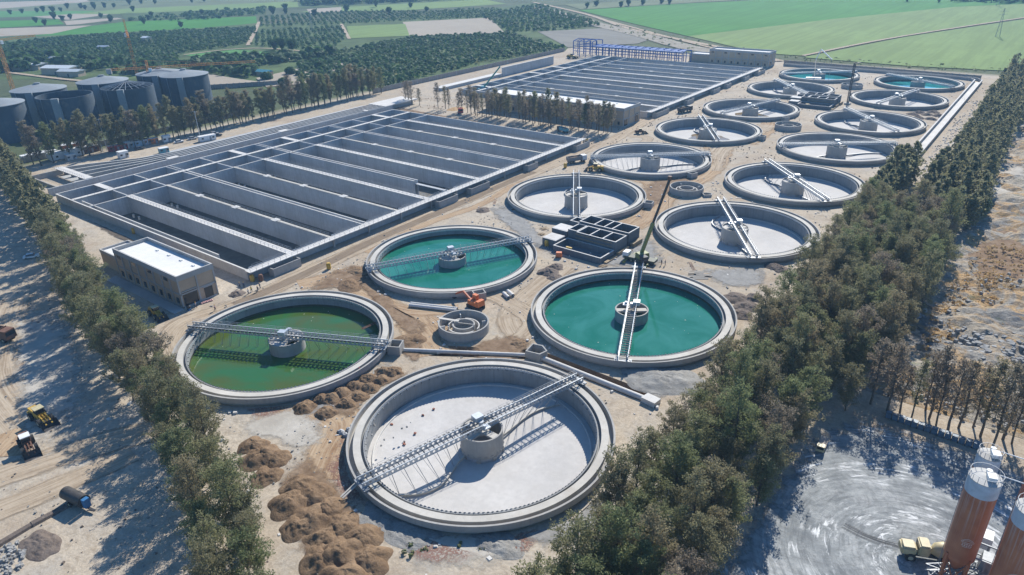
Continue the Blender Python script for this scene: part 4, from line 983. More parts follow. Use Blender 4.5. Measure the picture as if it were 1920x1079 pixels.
for x in (-2, 1, 3.6):
    for y in (-1.5, 2.0): m.beam((x, y, 0), (x, y, 7), .22, .22)
for z in (2.5, 5, 7): m.beam((-2, -1.5, z), (3.6, -1.5, z), .18, .2); m.beam((-2, 2, z), (3.6, 2, z), .18, .2)
m.build('support_frame', GALVD, t); MB().box(-.6, 4.0, 4.5, 1.4, 6.2, 6.5).build('control_cabin', WHITE, t); MB().cbox(1.5, .2, 4.5, 2.4, 2.4, 2.2, 0, .8).build('mixer_drum', GALVD, t)
# ---------------------------------------------------------------- trees
def leafmat(name, c1, c2, c3):
    m, nt, b, out = nt_new(name); p = pos(nt)
    oi = N(nt, 'ShaderNodeObjectInfo')
    c = mix(nt, ramp(nt, noise_n(nt, p, .9, 3, .6), [(.35, 0), (.68, 1)]), c1, c2)
    c = mix(nt, ramp(nt, oi.outputs['Random'], [(.35, 0), (1, .75)]), c, c3)
    c = mix(nt, ramp(nt, noise_n(nt, p, 4.5, 2, .6), [(.5, 0), (.75, .6)]), c, [min(1, x * 1.7) for x in c2])
    nt.links.new(c, b.inputs['Base Color']); b.inputs['Roughness'].default_value = .65; b.inputs['Specular IOR Level'].default_value = .25
    tr = N(nt, 'ShaderNodeBsdfTranslucent'); nt.links.new(c, tr.inputs[0]); ms = N(nt, 'ShaderNodeMixShader'); ms.inputs[0].default_value = .5
    nt.links.new(b.outputs[0], ms.inputs[1]); nt.links.new(tr.outputs[0], ms.inputs[2]); nt.links.new(ms.outputs[0], out.inputs[0]); return m
LEAF = leafmat('foliage_olive', (.165, .17, .088), (.26, .245, .14), (.29, .225, .14))
LEAFG = leafmat('foliage_green', (.145, .175, .078), (.24, .26, .125), (.26, .235, .125))
LEAFB = leafmat('foliage_brown', (.20, .165, .12), (.29, .24, .18), (.23, .21, .14))
LEAFD = leafmat('foliage_dark', (.035, .085, .022), (.075, .14, .042), (.065, .12, .04))
BARK = plain('bark', (.13, .105, .08), .9, 0, .3, 2, (.2, .17, .14))
def make_tree_mesh(seed, h, spread, dens, leaf, lo=.2, slim=1.0, lean=.4):
    rr = random.Random(seed); tr = MB(); cr = MB(); g = rr.uniform
    pts = [(0, 0, -.2)]; n = 7
    for i in range(1, n + 1):
        t = i / n; pts.append((pts[-1][0] + g(-lean, lean) * .5, pts[-1][1] + g(-lean, lean) * .5, h * .93 * t))
    r0 = h * .016; tr.path(pts, [r0 * (1 - .88 * i / n) for i in range(n + 1)], 6)
    def on(t):
        k = min(n - 1, int(t * n)); f = t * n - k; return Vector(pts[k]).lerp(Vector(pts[k + 1]), f)
    V, Fc = cr.v, cr.f
    def leafy(c, rad, cnt):
        for _ in range(cnt):
            while True:
                d = Vector((g(-1, 1), g(-1, 1), g(-1, 1)))
                if .02 < d.length < 1: break
            d.z *= .8; q = c + d * rad
            a = Vector((g(-1, 1), g(-1, 1), g(-.2, 1.2))).normalized() * leaf * g(.7, 1.6); b = a.cross(Vector((g(-1, 1), g(-1, 1), g(-1, 1)))).normalized() * leaf * g(.35, .6)
            i = len(V); V.append(tuple(q - b)); V.append(tuple(q + a * .5 + b * .6)); V.append(tuple(q + a)); V.append(tuple(q + a * .3 - b * 1.2)); Fc.append((i, i + 1, i + 2, i + 3))
    nl = int(26 * slim + 6)
    for k in range(nl):
        t = lo + (0.97 - lo) * ((k + .5) / nl) ** .95; s = on(t); az = k * 2.4 + g(-.5, .5)
        prof = min(1, .45 + (t - lo) * 2.6) * min(1, 1.32 * (1 - t) ** .6 + .06)
        ln = spread * prof * g(.65, 1.2); rise = g(.6, 1.35) * ln
        e = s + Vector((math.cos(az) * ln, math.sin(az) * ln, rise)); mid = s.lerp(e, .55) + Vector((g(-.2, .2), g(-.2, .2), g(-.1, .3)))
        tr.path([s, mid, e], [r0 * .30 * (1 - t * .6), r0 * .16, .02], 4)
        m_ = max(2, int(ln / .75))
        for j in range(m_ + 1):
            f = .35 + .65 * j / m_
            if rr.random() < .12: continue
            c = s.lerp(e, f) + Vector((g(-.35, .35), g(-.35, .35), g(-.2, .4))); leafy(c, g(.5, 1.0) * (spread / 3) ** .5, int(dens * g(.5, 1.4)))
    leafy(on(.97), .7, int(dens * 1.3)); return tr, cr
def tree_proto(seed, h, spread, dens, leaf, mat, **k):
    tr, cr = make_tree_mesh(seed, h, spread, dens, leaf, **k)
    a = bpy.data.meshes.new('trunk'); a.from_pydata(tr.v, [], tr.f); a.materials.append(BARK)
    b = bpy.data.meshes.new('crown'); b.from_pydata(cr.v, [], cr.f); b.materials.append(mat); return a, b
DENSE = [tree_proto(s, 12.6 + 1.1 * s, 3.7, 58, .27, m, lo=.08) for s, m in ((0, LEAF), (1, LEAFG), (2, LEAF), (3, LEAFB), (4, LEAFG), (3.5, LEAF), (1.5, LEAFG), (4.3, LEAF))]
THIN = [tree_proto(s, 14, 2.1, 17, .32, m, lo=.22, slim=1.0, lean=.4) for s, m in ((11, LEAF), (12, LEAFB), (13, LEAFB), (14, LEAFB))]
TALL = [tree_proto(s, 17, 2.6, 40, .36, m, lo=.16, lean=.4) for s, m in ((21, LEAF), (22, LEAFG), (23, LEAF), (24, LEAFB))]
BUSHY = [tree_proto(s, 7.5, 3.2, 55, .34, m, lo=.12) for s, m in ((31, LEAFG), (32, LEAFD))]
BARE = [tree_proto(s, 13, 2.6, 7, .25, LEAFB, lo=.2, slim=1.4) for s in (41, 42)]
def plant(pr, x, y, sc, label, group, name='belt_tree', z=0):
    a, b = pr; t = empty(name, (x, y, z), label, 'tree', group, U(0, 6.28)); t.scale = (sc * U(.85, 1.1), sc * U(.85, 1.1), sc * U(.9, 1.14))
    for nm, me in (('trunk', a), ('crown', b)):
        o = bpy.data.objects.new(nm, me); COL.objects.link(o); o.parent = t
    return t
# left belt
GL = 'trees of the left belt'
def belt_y(x): return -29 - .19 * (x + 10) - .0017 * max(0, x + 10) ** 2 if x > -60 else (-19 - (x + 60) * .3 if x > -110 else -4 - .215 * (x + 110))
def low_tree(m, x, y, h, r, rr, cnt=150):
    """simplified far tree: many leaf sheets through a tall uneven crown"""
    m.tube((x, y, 0), (x, y, h * .8), .2, .05, 4, False)
    for _ in range(cnt):
        t = rr.random() ** .8; z = h * (.16 + .84 * t); w = r * (math.sin(PI * min(.97, .12 + .86 * t)) ** .7) * (.75 + .35 * math.sin(t * 19 + x)); a = rr.uniform(0, 2 * PI); k = rr.random() ** .5 * w
        c = Vector((x + k * math.cos(a), y + k * math.sin(a), z)); u = Vector((rr.uniform(-1, 1), rr.uniform(-1, 1), rr.uniform(-.3, 1))).normalized(); v = u.cross(Vector((rr.uniform(-1, 1), rr.uniform(-1, 1), rr.uniform(-1, 1)))).normalized(); s_ = rr.uniform(.26, .58)
        i = len(m.v); m.v += [tuple(c - v * s_), tuple(c + u * s_ * 1.3), tuple(c + v * s_), tuple(c - u * s_ * .8)]; m.f.append((i, i + 1, i + 2, i + 3))
x = 66
while x > -112:
    for off in (-2.4, 2.2):
        xx, yy = x + U(-1.6, 1.6), belt_y(x) + off + U(-1.1, 1.1)
        q = rnd.random(); pr, lb = (BARE, 'thin half bare grey brown tree within the dense belt left of the clarifiers') if q < .07 else (DENSE, 'tall olive green tree in the dense belt running left of the clarifiers')
        plant(rnd.choice(pr), xx, yy, U(.74, 1.0), lb, GL if pr is DENSE else 'half bare trees of the left belt')
    x -= U(3.9, 5.4)
rq = random.Random(3); m = MB()
while x > -238:
    for off in (-3, 1.5): low_tree(m, x + U(-1, 1), belt_y(x) + off + U(-1, 1), U(12, 14.5), 3.6, rq, 380)
    x -= 4.2
m.build('belt_wood', LEAF, kind='stuff', label='far end of the left tree belt reaching the site huts')
# right belts
GR = 'trees of the right belt'; y = -36
def rt(xx, yy, s=1.0):
    q = rnd.random()
    if q < .05: plant(rnd.choice(BARE), xx, yy, s, 'thin half bare tree within the dense belt right of the clarifiers', 'half bare trees of the right belt')
    else: plant(rnd.choice(DENSE), xx, yy, s * U(.78, 1.06), 'tall olive brown tree in the dense belt running right of the clarifiers', GR)
while y < 165:
    x0 = 94 if y < -10 else (92.5 if y < 70 else 92.5 - (y - 70) * .03)
    wmax = 110.5 if y < -4 else (108.5 if y < 34 else 109.5 if y < 44 else (116 if y < 128 else 117)); xx = x0
    while xx < wmax:
        if not (44 < y < 150 and rnd.random() < .1): rt(xx + U(-1.2, 1.2), y + U(-1.8, 1.8))
        xx += U(4.2, 5.2)
    y += U(4.8, 5.8)
m = MB()
while y < 216:
    for xx in (90, 94): low_tree(m, xx + U(-1, 1), y + U(-2, 2), U(12, 15.5), 3.4, rq, 420)
    for xx in (103, 108, 113, 118): low_tree(m, xx + U(-1, 1), y + U(-2, 2), U(10, 14.5), 3.3, rq, 380)
    y += 4.6
while y < 500:
    for xx in (103.5, 108, 112.5, 117): low_tree(m, xx + U(-1.5, 1.5), y + U(-2, 2), U(9.5, 14), 3.2, rq, 260)
    y += 6
m.build('belt_wood', LEAF, kind='stuff', label='far end of the right tree belt running to the green field')
# slim row behind the mixing yard
for i in range(30):
    plant(rnd.choice(THIN), 116 + i * 1.7 + U(-.6, .6), 54 + U(-1.8, 4.5) - i * .1, U(.85, 1.2), 'slim bare stemmed tree in the row between the mixing yard and the rubble ground', 'slim trees behind the mixing yard', 'slim_tree')
# row in the middle of the site
for i in range(47):
    x = -178 + i * 3.0
    if 3 < i < 9 and i % 2: continue
    for dy in ((214, 218, 222) if i > 16 else (218,)):
        if rnd.random() < .2: continue
        big = rnd.random() < .15
        plant(rnd.choice(TALL if big else THIN), x + U(-1, 1), dy + U(-1.2, 1.2), U(.8, 1.1), 'slim brownish tree in the row in front of the long white roofed building', 'slim trees between the two basin blocks', 'slim_tree')
# back row in front of the grey silos
for i in range(46):
    yy = 34 + i * 4.4
    for dx in (0, 5.0):
        if rnd.random() < .06: continue
        plant(rnd.choice(TALL), -216 - dx + U(-1, 1) + (0 if i > 6 else -6), yy + U(-1.4, 1.4), U(.9, 1.2), 'tall olive tree in the back row between the grey silos and the basins', 'tall trees of the back row', 'tall_tree')
plant(BUSHY[0], 119.5, 178, 1.1, 'round bright green tree standing alone right of the tree belt', None, 'broad_tree')
# ---------------------------------------------------------------- bushes, orchards, distant trees as masses
def clump(m, x, y, r, h, cnt, rr, z0=0):
    V, Fc = m.v, m.f
    for _ in range(cnt):
        a, e = rr.uniform(0, 2 * PI), rr.uniform(-.3, 1.4); k = rr.uniform(.55, 1)
        c = (x + r * k * math.cos(a) * math.cos(e), y + r * k * math.sin(a) * math.cos(e), z0 + h * .45 + h * .5 * k * math.sin(e)); s = r * rr.uniform(.22, .48)
        n = Vector((math.cos(a) * math.cos(e) + rr.uniform(-.5, .5), math.sin(a) * math.cos(e) + rr.uniform(-.5, .5), math.sin(e) + .3)).normalized(); t = n.cross(Vector((rr.uniform(-1, 1), rr.uniform(-1, 1), .3))).normalized(); b = n.cross(t)
        i = len(V); 
        for u, v in ((-1, -.8), (1, -.6), (.8, .9), (-.7, 1)): V.append((c[0] + (t.x * u + b.x * v) * s, c[1] + (t.y * u + b.y * v) * s, max(.05, c[2] + (t.z * u + b.z * v) * s)))
        Fc.append((i, i + 1, i + 2, i + 3))
def in_poly(p, poly):
    k = False; n = len(poly)
    for i in range(n):
        a, b = poly[i], poly[(i + 1) % n]
        if (a[1] > p[1]) != (b[1] > p[1]) and p[0] < (b[0] - a[0]) * (p[1] - a[1]) / (b[1] - a[1]) + a[0]: k = not k
    return k
def mass(name, label, poly, step, r, h, mat, cnt=9, rot=0.0, gap=.05, row=1.0, jit=.38):
    rr = random.Random(len(label) + int(abs(poly[0][0]))); m = MB(); cx = sum(p[0] for p in poly) / len(poly); cy = sum(p[1] for p in poly) / len(poly)
    R_ = max(math.dist(p, (cx, cy)) for p in poly); c, s = math.cos(rot), math.sin(rot); k = int(R_ / step) + 1
    for i in range(-k, k + 1):
        for j in range(-int(k / row), int(k / row) + 1):
            u, v = (i + rr.uniform(-jit, jit)) * step, (j + rr.uniform(-jit, jit)) * step * row
            x, y = cx + u * c - v * s, cy + u * s + v * c
            if in_poly((x, y), poly) and rr.random() > gap and noise.noise(Vector((x * .02, y * .02, 3))) > -.55 * (1 - gap):
                z = rr.uniform(.55, 1.4); clump(m, x, y, r * z, h * z, cnt, rr)
    return m.build(name, mat, kind='stuff', label=label)
# ---------------------------------------------------------------- vehicles
def wheel(t, x, y, r, w, name='wheel', z=None):
    z = r if z is None else z
    o = MB().tube((x, y - w / 2, z), (x, y + w / 2, z), r, n=16).build(name, RUBBER, t, 40)
    MB().tube((x, y - w / 2 - .02, z), (x, y + w / 2 + .02, z), r * .5, n=10).build('rim', plain('rim_grey', (.4, .36, .25), .5), o); return o
def loader(px, py, ang, label, body=YEL, s=1.0, cab=YELP):
    x, y = at(px, py); t = empty('wheel_loader', (x, y, 0), label, 'loader', 'wheel loaders', R(ang)); t.scale = (s, s, s)
    m = MB(); m.cbox(-2.1, 0, 1.0, 2.7, 1.7, 1.3, 0, .92); m.box(-3.5, -1.1, .8, -3.1, 1.1, 1.5); m.box(-.8, -.7, .8, 1.4, .7, 1.3); m.build('body', body, t)
    m = MB(); m.cbox(-.2, 0, 1.4, 1.6, 1.6, .7); m.build('cab_base', body, t)
    c = MB().cbox(-.2, 0, 2.1, 1.5, 1.5, 1.0, 0, .95).build('cab', GLASS, t); MB().box(-1.1, -.9, 3.1, .75, .9, 3.25).build('cab_roof', cab, c)
    for wx in (-2.0, 1.7):
        for wy in (-1.15, 1.15): wheel(t, wx, wy, .85, .6)
    m = MB()
    for yy in (-.55, .55): m.beam((.8, yy, 1.9), (2.2, yy, 1.5), .25, .4); m.beam((2.2, yy, 1.5), (3.4, yy, .7), .25, .35)
    m.beam((1.0, 0, 1.9), (2.9, 0, 1.3), .2, .2); m.build('lift_arm', body, t)
    m = MB(); v = []
    for yy in (-1.5, 1.5): v += [(3.3, yy, .15), (4.6, yy, .1), (3.2, yy, 1.4), (3.05, yy, .8)]
    m.add(v, [(0, 1, 5, 4), (0, 4, 7, 3), (3, 7, 6, 2), (0, 3, 2, 1), (4, 5, 6, 7)]); m.build('bucket', DARK, t)
    MB().tube((-2.2, .5, 2.2), (-2.2, .5, 2.9), .08, n=6).build('exhaust', DARK, t); return t
def hd(a, b):
    p_, q_ = at(*a), at(*b); return math.degrees(math.atan2(q_[1] - p_[1], q_[0] - p_[0]))
loader(80, 790, hd((66, 772), (102, 798)), 'yellow wheel loader with black bucket on the pale dirt yard at the left')
loader(55, 842, hd((48, 825), (64, 858)), 'wheel loader with white cab roof just below the yellow one, at the left', BROWNM, .95, WHITE)
loader(295, 594, hd((285, 583), (306, 598)), 'orange yellow loader parked in the tree shade beside the white roofed hall', YEL, .9)
loader(1116, 321, 200, 'muddy yellow wheel loader against the rim of the empty clarifier on the haul road', YEL, 1.0)
loader(1201, 251, 40, 'small dusty loader in front of the white roofed building doors', BROWNM, .8)
loader(1072, 110, 10, 'distant orange yellow loader at the corner of the farther basins by the blue frame', YEL, 1.2)
def truck(px, py, ang, label, bed, cabm, kind='dump', s=1.0):
    x, y = at(px, py); nm = {'dump': 'dump_truck', 'mixer': 'mixer_truck', 'flat': 'flatbed_truck'}[kind]
    t = empty(nm, (x, y, 0), label, 'truck', None, R(ang)); t.scale = (s, s, s)
    MB().box(-3.8, -.5, .8, 3.6, .5, 1.05).build('chassis', DARK, t)
    m = MB(); m.cbox(3.0, 0, .8, 1.9, 2.3, 1.9, 0, .94); c = m.build('cab', cabm, t); MB().box(3.93, -1.0, 1.6, 3.97, 1.0, 2.45).build('windscreen', GLASS, c)
    for wx in (-2.9, -1.6, 2.7):
        for wy in (-1.0, 1.0): wheel(t, wx, wy, .52, .4)
    if kind == 'dump':
        m = MB(); m.box(-3.9, -1.2, 1.1, 1.8, 1.2, 1.25); m.box(-3.9, -1.25, 1.25, 1.8, -1.15, 2.5); m.box(-3.9, 1.15, 1.25, 1.8, 1.25, 2.5); m.box(1.7, -1.15, 1.25, 1.8, 1.15, 2.8); m.box(-3.9, -1.15, 1.25, -3.8, 1.15, 2.4)
        m.build('tipper_body', bed, t); MB().ell((-1.0, 0, 1.7), (2.5, 1.05, .6), 12, 6, .06).build('load', SOIL, t)
    elif kind == 'mixer':
        MB().lathe([(.3, -2.6), (1.25, -1.0), (1.25, .6), (.7, 2.1), (.6, 2.3)], 20).build('drum', bed, t, 40)
        d = t.children[-1]; d.rotation_euler = (0, R(-76), 0); d.location = (-.9, 0, 2.3)
        m = MB(); m.beam((-3.7, -.6, 1), (-3.7, -.6, 3), .12, .12); m.beam((-3.7, .6, 1), (-3.7, .6, 3), .12, .12); m.beam((-3.7, 0, 2.0), (-4.9, 0, 1.2), .4, .1); m.build('chute', DARK, t)
    else: MB().box(-3.9, -1.2, 1.1, 1.8, 1.2, 1.3).build('flatbed', bed, t)
    return t
truck(1081, 305, 60, 'grey dump truck with soil load driving on the haul road past the outlet boxes', plain('tipper_grey', (.22, .21, .2), .6), WHITE, s=1.1)
truck(-2, 636, 20, 'dark brown dump truck cut by the left edge of the picture', BROWNM, BROWNM, s=1.2)
truck(864, 212, -50, 'blue drum mixer truck with red cab behind the near basins', BLUE, RED, 'mixer', 1.2)
truck(1284, 211, 70, 'black dump truck parked beside the farther basin corner', DARK, DARK, s=1.15)
truck(1541, 838, hd((1548, 822), (1537, 850)), 'small pale truck parked at the foot of the right belt by the grey yard', plain('truck_tan', (.42, .34, .28), .6), YELP, 'flat', .6)
x, y = at(1735, 1048); t = empty('mixer_truck', (x, y, 0), 'cream yellow self loading mixer in front of the red silos', 'truck', None, R(hd((1760, 1052), (1705, 1040)))) if False else empty('mixer_truck', (x, y, 0), 'cream yellow self loading mixer in front of the red silos', 'truck', None, math.radians(hd((1765, 1052), (1705, 1042))))
MB().box(-4.0, -.6, .8, 3.4, .6, 1.15).build('chassis', DARK, t)
def rbox(x0, y0, z0, x1, y1, z1, mat, nm, r=.28):
    bm = bmesh.new(); bmesh.ops.create_cube(bm, size=1)
    for v in bm.verts: v.co = Vector(((x0 + x1) / 2 + v.co.x * (x1 - x0), (y0 + y1) / 2 + v.co.y * (y1 - y0), (z0 + z1) / 2 + v.co.z * (z1 - z0)))
    bmesh.ops.bevel(bm, geom=bm.edges[:], offset=r, segments=3, affect='EDGES'); me = bpy.data.meshes.new(nm); bm.to_mesh(me); bm.free(); me.materials.append(mat); me.shade_smooth(); me.set_sharp_from_angle(angle=R(45))
    o = bpy.data.objects.new(nm, me); COL.objects.link(o); o.parent = t; return o
rbox(1.7, -1.1, 1.0, 3.8, 1.1, 2.5, YELP, 'hood'); c = rbox(.0, -1.15, 1.2, 1.5, 1.15, 3.2, YELP, 'cab', .2); MB().box(1.49, -.9, 2.3, 1.53, .9, 3.0).build('windscreen', GLASS, c); MB().box(.25, -1.18, 2.2, 1.25, -1.14, 2.95).build('side_window', GLASS, c)
d = MB().lathe([(.3, -1.6), (1.1, -.7), (1.15, .5), (.6, 1.5), (.5, 1.6)], 20).build('drum', YELP, t, 40); d.rotation_euler = (0, R(-70), 0); d.location = (-1.7, 0, 2.2)
m = MB(); m.beam((-3.2, -.8, .9), (-3.2, -.8, 2.4), .14, .14); m.beam((-3.2, .8, .9), (-3.2, .8, 2.4), .14, .14); m.beam((-3.0, 0, 1.4), (-4.4, .5, .9), .5, .12); m.beam((-3.2, -.8, 2.4), (-3.2, .8, 2.4), .12, .12); m.build('chute_frame', GALVD, t)
for wx in (-2.4, 2.4):
    for wy in (-1.0, 1.0): wheel(t, wx, wy, .75, .5)
truck(1055, 248, 160, 'dark teal truck parked under the middle row of slim trees', TEALP, DARK, s=.9)
truck(1505, 192, 10, 'dark truck by the far unfinished chambers', DARK, BLUE, 'flat', .9)
def car(px, py, ang, label, col):
    x, y = at(px, py); t = empty('parked_car', (x, y, 0), label, 'car', 'parked cars', R(ang))
    m = MB(); m.cbox(0, 0, .35, 4.4, 1.75, .55, 0, .97); m.build('body', col, t, 30)
    c = MB().cbox(-.25, 0, .9, 2.4, 1.55, .55, 0, .78).build('cabin', GLASS, t); MB().cbox(-.25, 0, 1.45, 1.85, 1.2, .05).build('roof', col, c)
    for wx in (-1.35, 1.35):
        for wy in (-.8, .8): wheel(t, wx, wy, .32, .22)
    for wy in (-.6, .6): MB().box(2.17, wy - .18, .55, 2.22, wy + .18, .75).build('headlight', WHITE, t)
    return t
SILV = plain('car_silver', (.5, .52, .55), .35, .3, .05)
car(60, 484, 60, 'white car parked alone on the pale ground left of the tree belt', WHITE); car(336, 268, 75, 'white parked car left of the lamp pole by the flume', WHITE); car(361, 262, 75, 'pale blue parked car nearest the lamp pole', SILV)
car(262, 281, 80, 'black parked car in front of the orange and white huts', DARK); car(408, 256, 75, 'dark parked car right of the white van under the back trees', DARK); car(402, 253, 75, 'silver car half hidden under the back row of trees', SILV)
# site huts and containers
def container(px, py, l, w, h, ang, label, col, name='container'):
    x, y = at(px, py); t = empty(name, (x, y, 0), label, 'container', 'site huts and containers', R(ang))
    m = MB(); m.box(-l / 2, -w / 2, .1, l / 2, w / 2, h)
    n = int(l / .6)
    for i in range(n): m.box(-l / 2 + (i + .2) * l / n, -w / 2 - .05, .2, -l / 2 + (i + .7) * l / n, -w / 2, h - .1)
    m.build('body', col, t); MB().box(-l / 2 - .08, -w / 2 - .08, h, l / 2 + .08, w / 2 + .08, h + .12).build('roof', WHITE if col is not RED else plain('roof_pink', (.6, .42, .38), .6), t)
    o = MB().box(l * .1, -w / 2 - .08, .2, l * .1 + .9, -w / 2 - .05, 2.1).build('door', GALVD, t)
    for f in (-.32, .34): MB().box(l * f - .5, -w / 2 - .08, 1.2, l * f + .5, -w / 2 - .05, 2.0).build('window', GLASS, t)
    return t
TANW = plain('hut_cream', (.55, .52, .48), .6)
container(125, 295, 14, 5, 3, 87, 'longest white site hut in the group by the flume end', WHITE, 'site_hut'); container(80, 297, 12, 4, 2.8, 87, 'white site hut left of the longest one, partly behind the belt', WHITE, 'site_hut')
container(140, 283, 10, 4, 3.6, 87, 'site hut with pale pink roof behind the longest white hut', ORANGE, 'site_hut'); container(166, 286, 9, 4, 3.0, 87, 'rusty red brown site hut right of the longest white one', BROWNM, 'site_hut')
container(134, 300, 4, 3, 2.6, 87, 'small pale annexe hut next to the longest white hut', TANW, 'site_hut'); container(60, 300, 8, 3, 2.6, 87, 'low pale hut at the edge of the left belt', TANW, 'site_hut')
container(217, 283, 6, 2.6, 2.6, 80, 'dark red container, left of two in the container row', RED); container(231, 280, 4, 2.6, 2.6, 80, 'dark red container, right of two in the container row', RED)
container(240, 278, 4, 3, 2.8, 80, 'cream container between the red and the pale blue ones', TANW); container(252, 275, 4, 3, 2.7, 80, 'pale blue narrow container in the row', plain('hut_blue', (.45, .55, .62), .6)); container(265, 273, 6, 3, 2.7, 80, 'pale blue wide container with white door', plain('hut_blue', (.45, .55, .62), .6))
container(277, 271, 2.8, 2.6, 2.7, 80, 'orange container, first of two beside the pale blue one', ORANGE); container(290, 269, 3.4, 2.6, 2.6, 80, 'orange container, second of two near the white end cabin', ORANGE); container(313, 266, 3.6, 3, 3.0, 80, 'white cabin at the right end of the container row', WHITE)
container(232, 296, 4, 3, 3, 87, 'lone white cabin on the open sand by the flume', WHITE); container(308, 287, 4, 3, 2.4, 80, 'teal lidded cabin standing at the flume edge', TEALP); container(389, 264, 8, 2.8, 2.6, 80, 'white van body parked right of the lamp pole', WHITE, 'site_van')
# crates / tanks row on the edge of the yard
for i in range(14):
    x, y = 119.6 + i * 1.12, 50.2 - i * .06; t = empty('storage_drum', (x, y, 0), 'dark blue grey storage cube in the row along the top edge of the mixing yard', 'container', 'storage cubes in a row by the yard', U(-.08, .08))
    MB().cbox(0, 0, .15, 1.0, 1.0, 1.0 + U(0, .15)).build('tank', plain('drum_blue', (.10, .16, .22), .5, 0, .3), t); m = MB()
    for s in (-.5, .5): m.beam((s, -.5, .05), (s, .5, .05), .1, .1); m.beam((s, -.5, 1.25), (s, .5, 1.25), .05, .05); m.beam((-.5, s, 1.25), (.5, s, 1.25), .05, .05); m.beam((s, -.5, 0), (s, -.5, 1.27), .05, .05)
    m.build('cage', DARK, t)
# tanker trailer by the lower left track
x, y = at(146, 946); t = empty('tanker_trailer', (x, y, 0), 'rusty black tank trailer beside the lower left trench', 'trailer', None, R(10))
MB().tube((-2.6, 0, 1.6), (2.4, 0, 1.6), 1.1, n=20).build('tank', plain('tank_black', (.05, .045, .04), .6, 0, .3), t, 40); MB().box(2.5, -.5, .7, 3.3, .5, 2.4).build('pump_unit', BLUE, t)
m = MB(); m.beam((-2.4, 0, .5), (4.6, 0, .5), .4, .2); m.beam((3.4, -.5, .5), (4.8, 0, .5), .12, .12); m.build('drawbar', DARK, t)
for wy in (-.9, .9): wheel(t, -.6, wy, .5, .35)
# orange excavator
x, y = at(892, 577); t = empty('excavator', (x, y, 0), 'orange excavator with its boom lowered to the left above the small ring tank', 'excavator', None, R(172))
MB().cbox(0, 0, 1.0, 3.6, 2.5, 1.1, 0, .95).build('body', ORANGE, t); c = MB().cbox(.6, -.7, 2.1, 1.6, 1.1, 1.2, 0, .9).build('cab', ORANGE, t); MB().box(.1, -1.28, 2.5, 1.1, -1.22, 3.1).build('window', GLASS, c)
MB().cbox(-1.7, 0, 1.1, 1.2, 2.4, 1.5, 0, .9).build('counterweight', ORANGE, t)
for s in (-1, 1): MB().box(-2.1, s * 1.1 - .3, .05, 2.1, s * 1.1 + .3, .9).build('track', RUBBER, t)
m = MB(); m.beam((1.4, .3, 1.9), (4.2, .3, 3.4), .4, .5); m.beam((4.2, .3, 3.4), (7.4, .3, 1.6), .35, .45); m.build('boom', plain('boom_red', (.5, .12, .05), .5), t)
m = MB(); m.beam((7.2, .3, 1.8), (8.0, .3, .7), .25, .3); m.cbox(8.1, .3, .15, 1.0, 1.0, .7); m.build('bucket', DARK, t)
# green yellow crane truck with telescopic boom
GRN = plain('crane_olive', (.22, .23, .07), .5)
x, y = at(1200, 492); t = empty('mobile_crane', (x, y, 0), 'olive yellow mobile crane with a very long dark telescopic boom leaning up to the right', 'crane', None, 0)
MB().cbox(0, 0, .9, 9.5, 2.7, .7, R(5)).build('carrier', plain('crane_carrier', (.07, .08, .05), .6), t); MB().cbox(-4.2, -.3, .9, 1.8, 2.6, 1.8, R(5), .93).build('cab', WHITE, t)
MB().cbox(.6, 0, 1.7, 3.4, 2.4, 1.5, R(60), .92).build('slewing_body', GRN, t); MB().cbox(1.9, -1.7, 1.7, 1.6, 2.4, 1.4, R(60)).build('counterweight', DARK, t)
bt = Vector(at(1256, 336, 24)) - Vector((x, y)); A = Vector((.2, .2, 2.8)); B_ = Vector((bt.x, bt.y, 24)); M_ = A.lerp(B_, .42)
MB().beam(A, M_, .75, .85).build('boom_base', GRN, t); MB().beam(M_, B_, .5, .55).build('boom_section', plain('boom_dark', (.06, .045, .04), .6), t); MB().cbox(B_.x, B_.y, 23.6, 1.0, .8, 1.2).build('boom_head', BROWNM, t)
m = MB(); m.beam(B_, (B_.x + .3, B_.y, 12), .06, .06); m.build('hoist_rope', DARK, t)
m = MB()
for dx, dy in ((-3.4, -3.4), (-3.4, 3.4), (3.4, -3.4), (3.4, 3.4)): m.beam((dx, 0, .9), (dx, dy, .8), .3, .3); m.cbox(dx, dy, 0, .7, .7, .9)
m.build('outrigger', GRN, t)
for wx in (-3.6, -2.2, 2.0, 3.4):
    for wy in (-1.2, 1.2): wheel(t, wx, wy, .55, .4)
# teal crane truck in the gap, behind the slim trees
x, y = at(908, 172); t = empty('mobile_crane', (x, y, 0), 'teal crane with thin boom leaning right above the slim trees', 'crane', None, R(30))
MB().cbox(0, 0, .9, 8, 2.6, 1.1).build('carrier', TEALP, t); MB().cbox(-.5, 0, 2, 3, 2.2, 1.4).build('slewing_body', TEALP, t); e = Vector(at(938, 128, 14)) - Vector((x, y)); e = Matrix.Rotation(R(-30), 2) @ e
MB().beam((0, 0, 3), (e.x, e.y, 15), .7, .8).build('boom', GREENC, t)
for wx in (-3, 0, 3):
    for wy in (-1.2, 1.2): wheel(t, wx, wy, .55, .4)
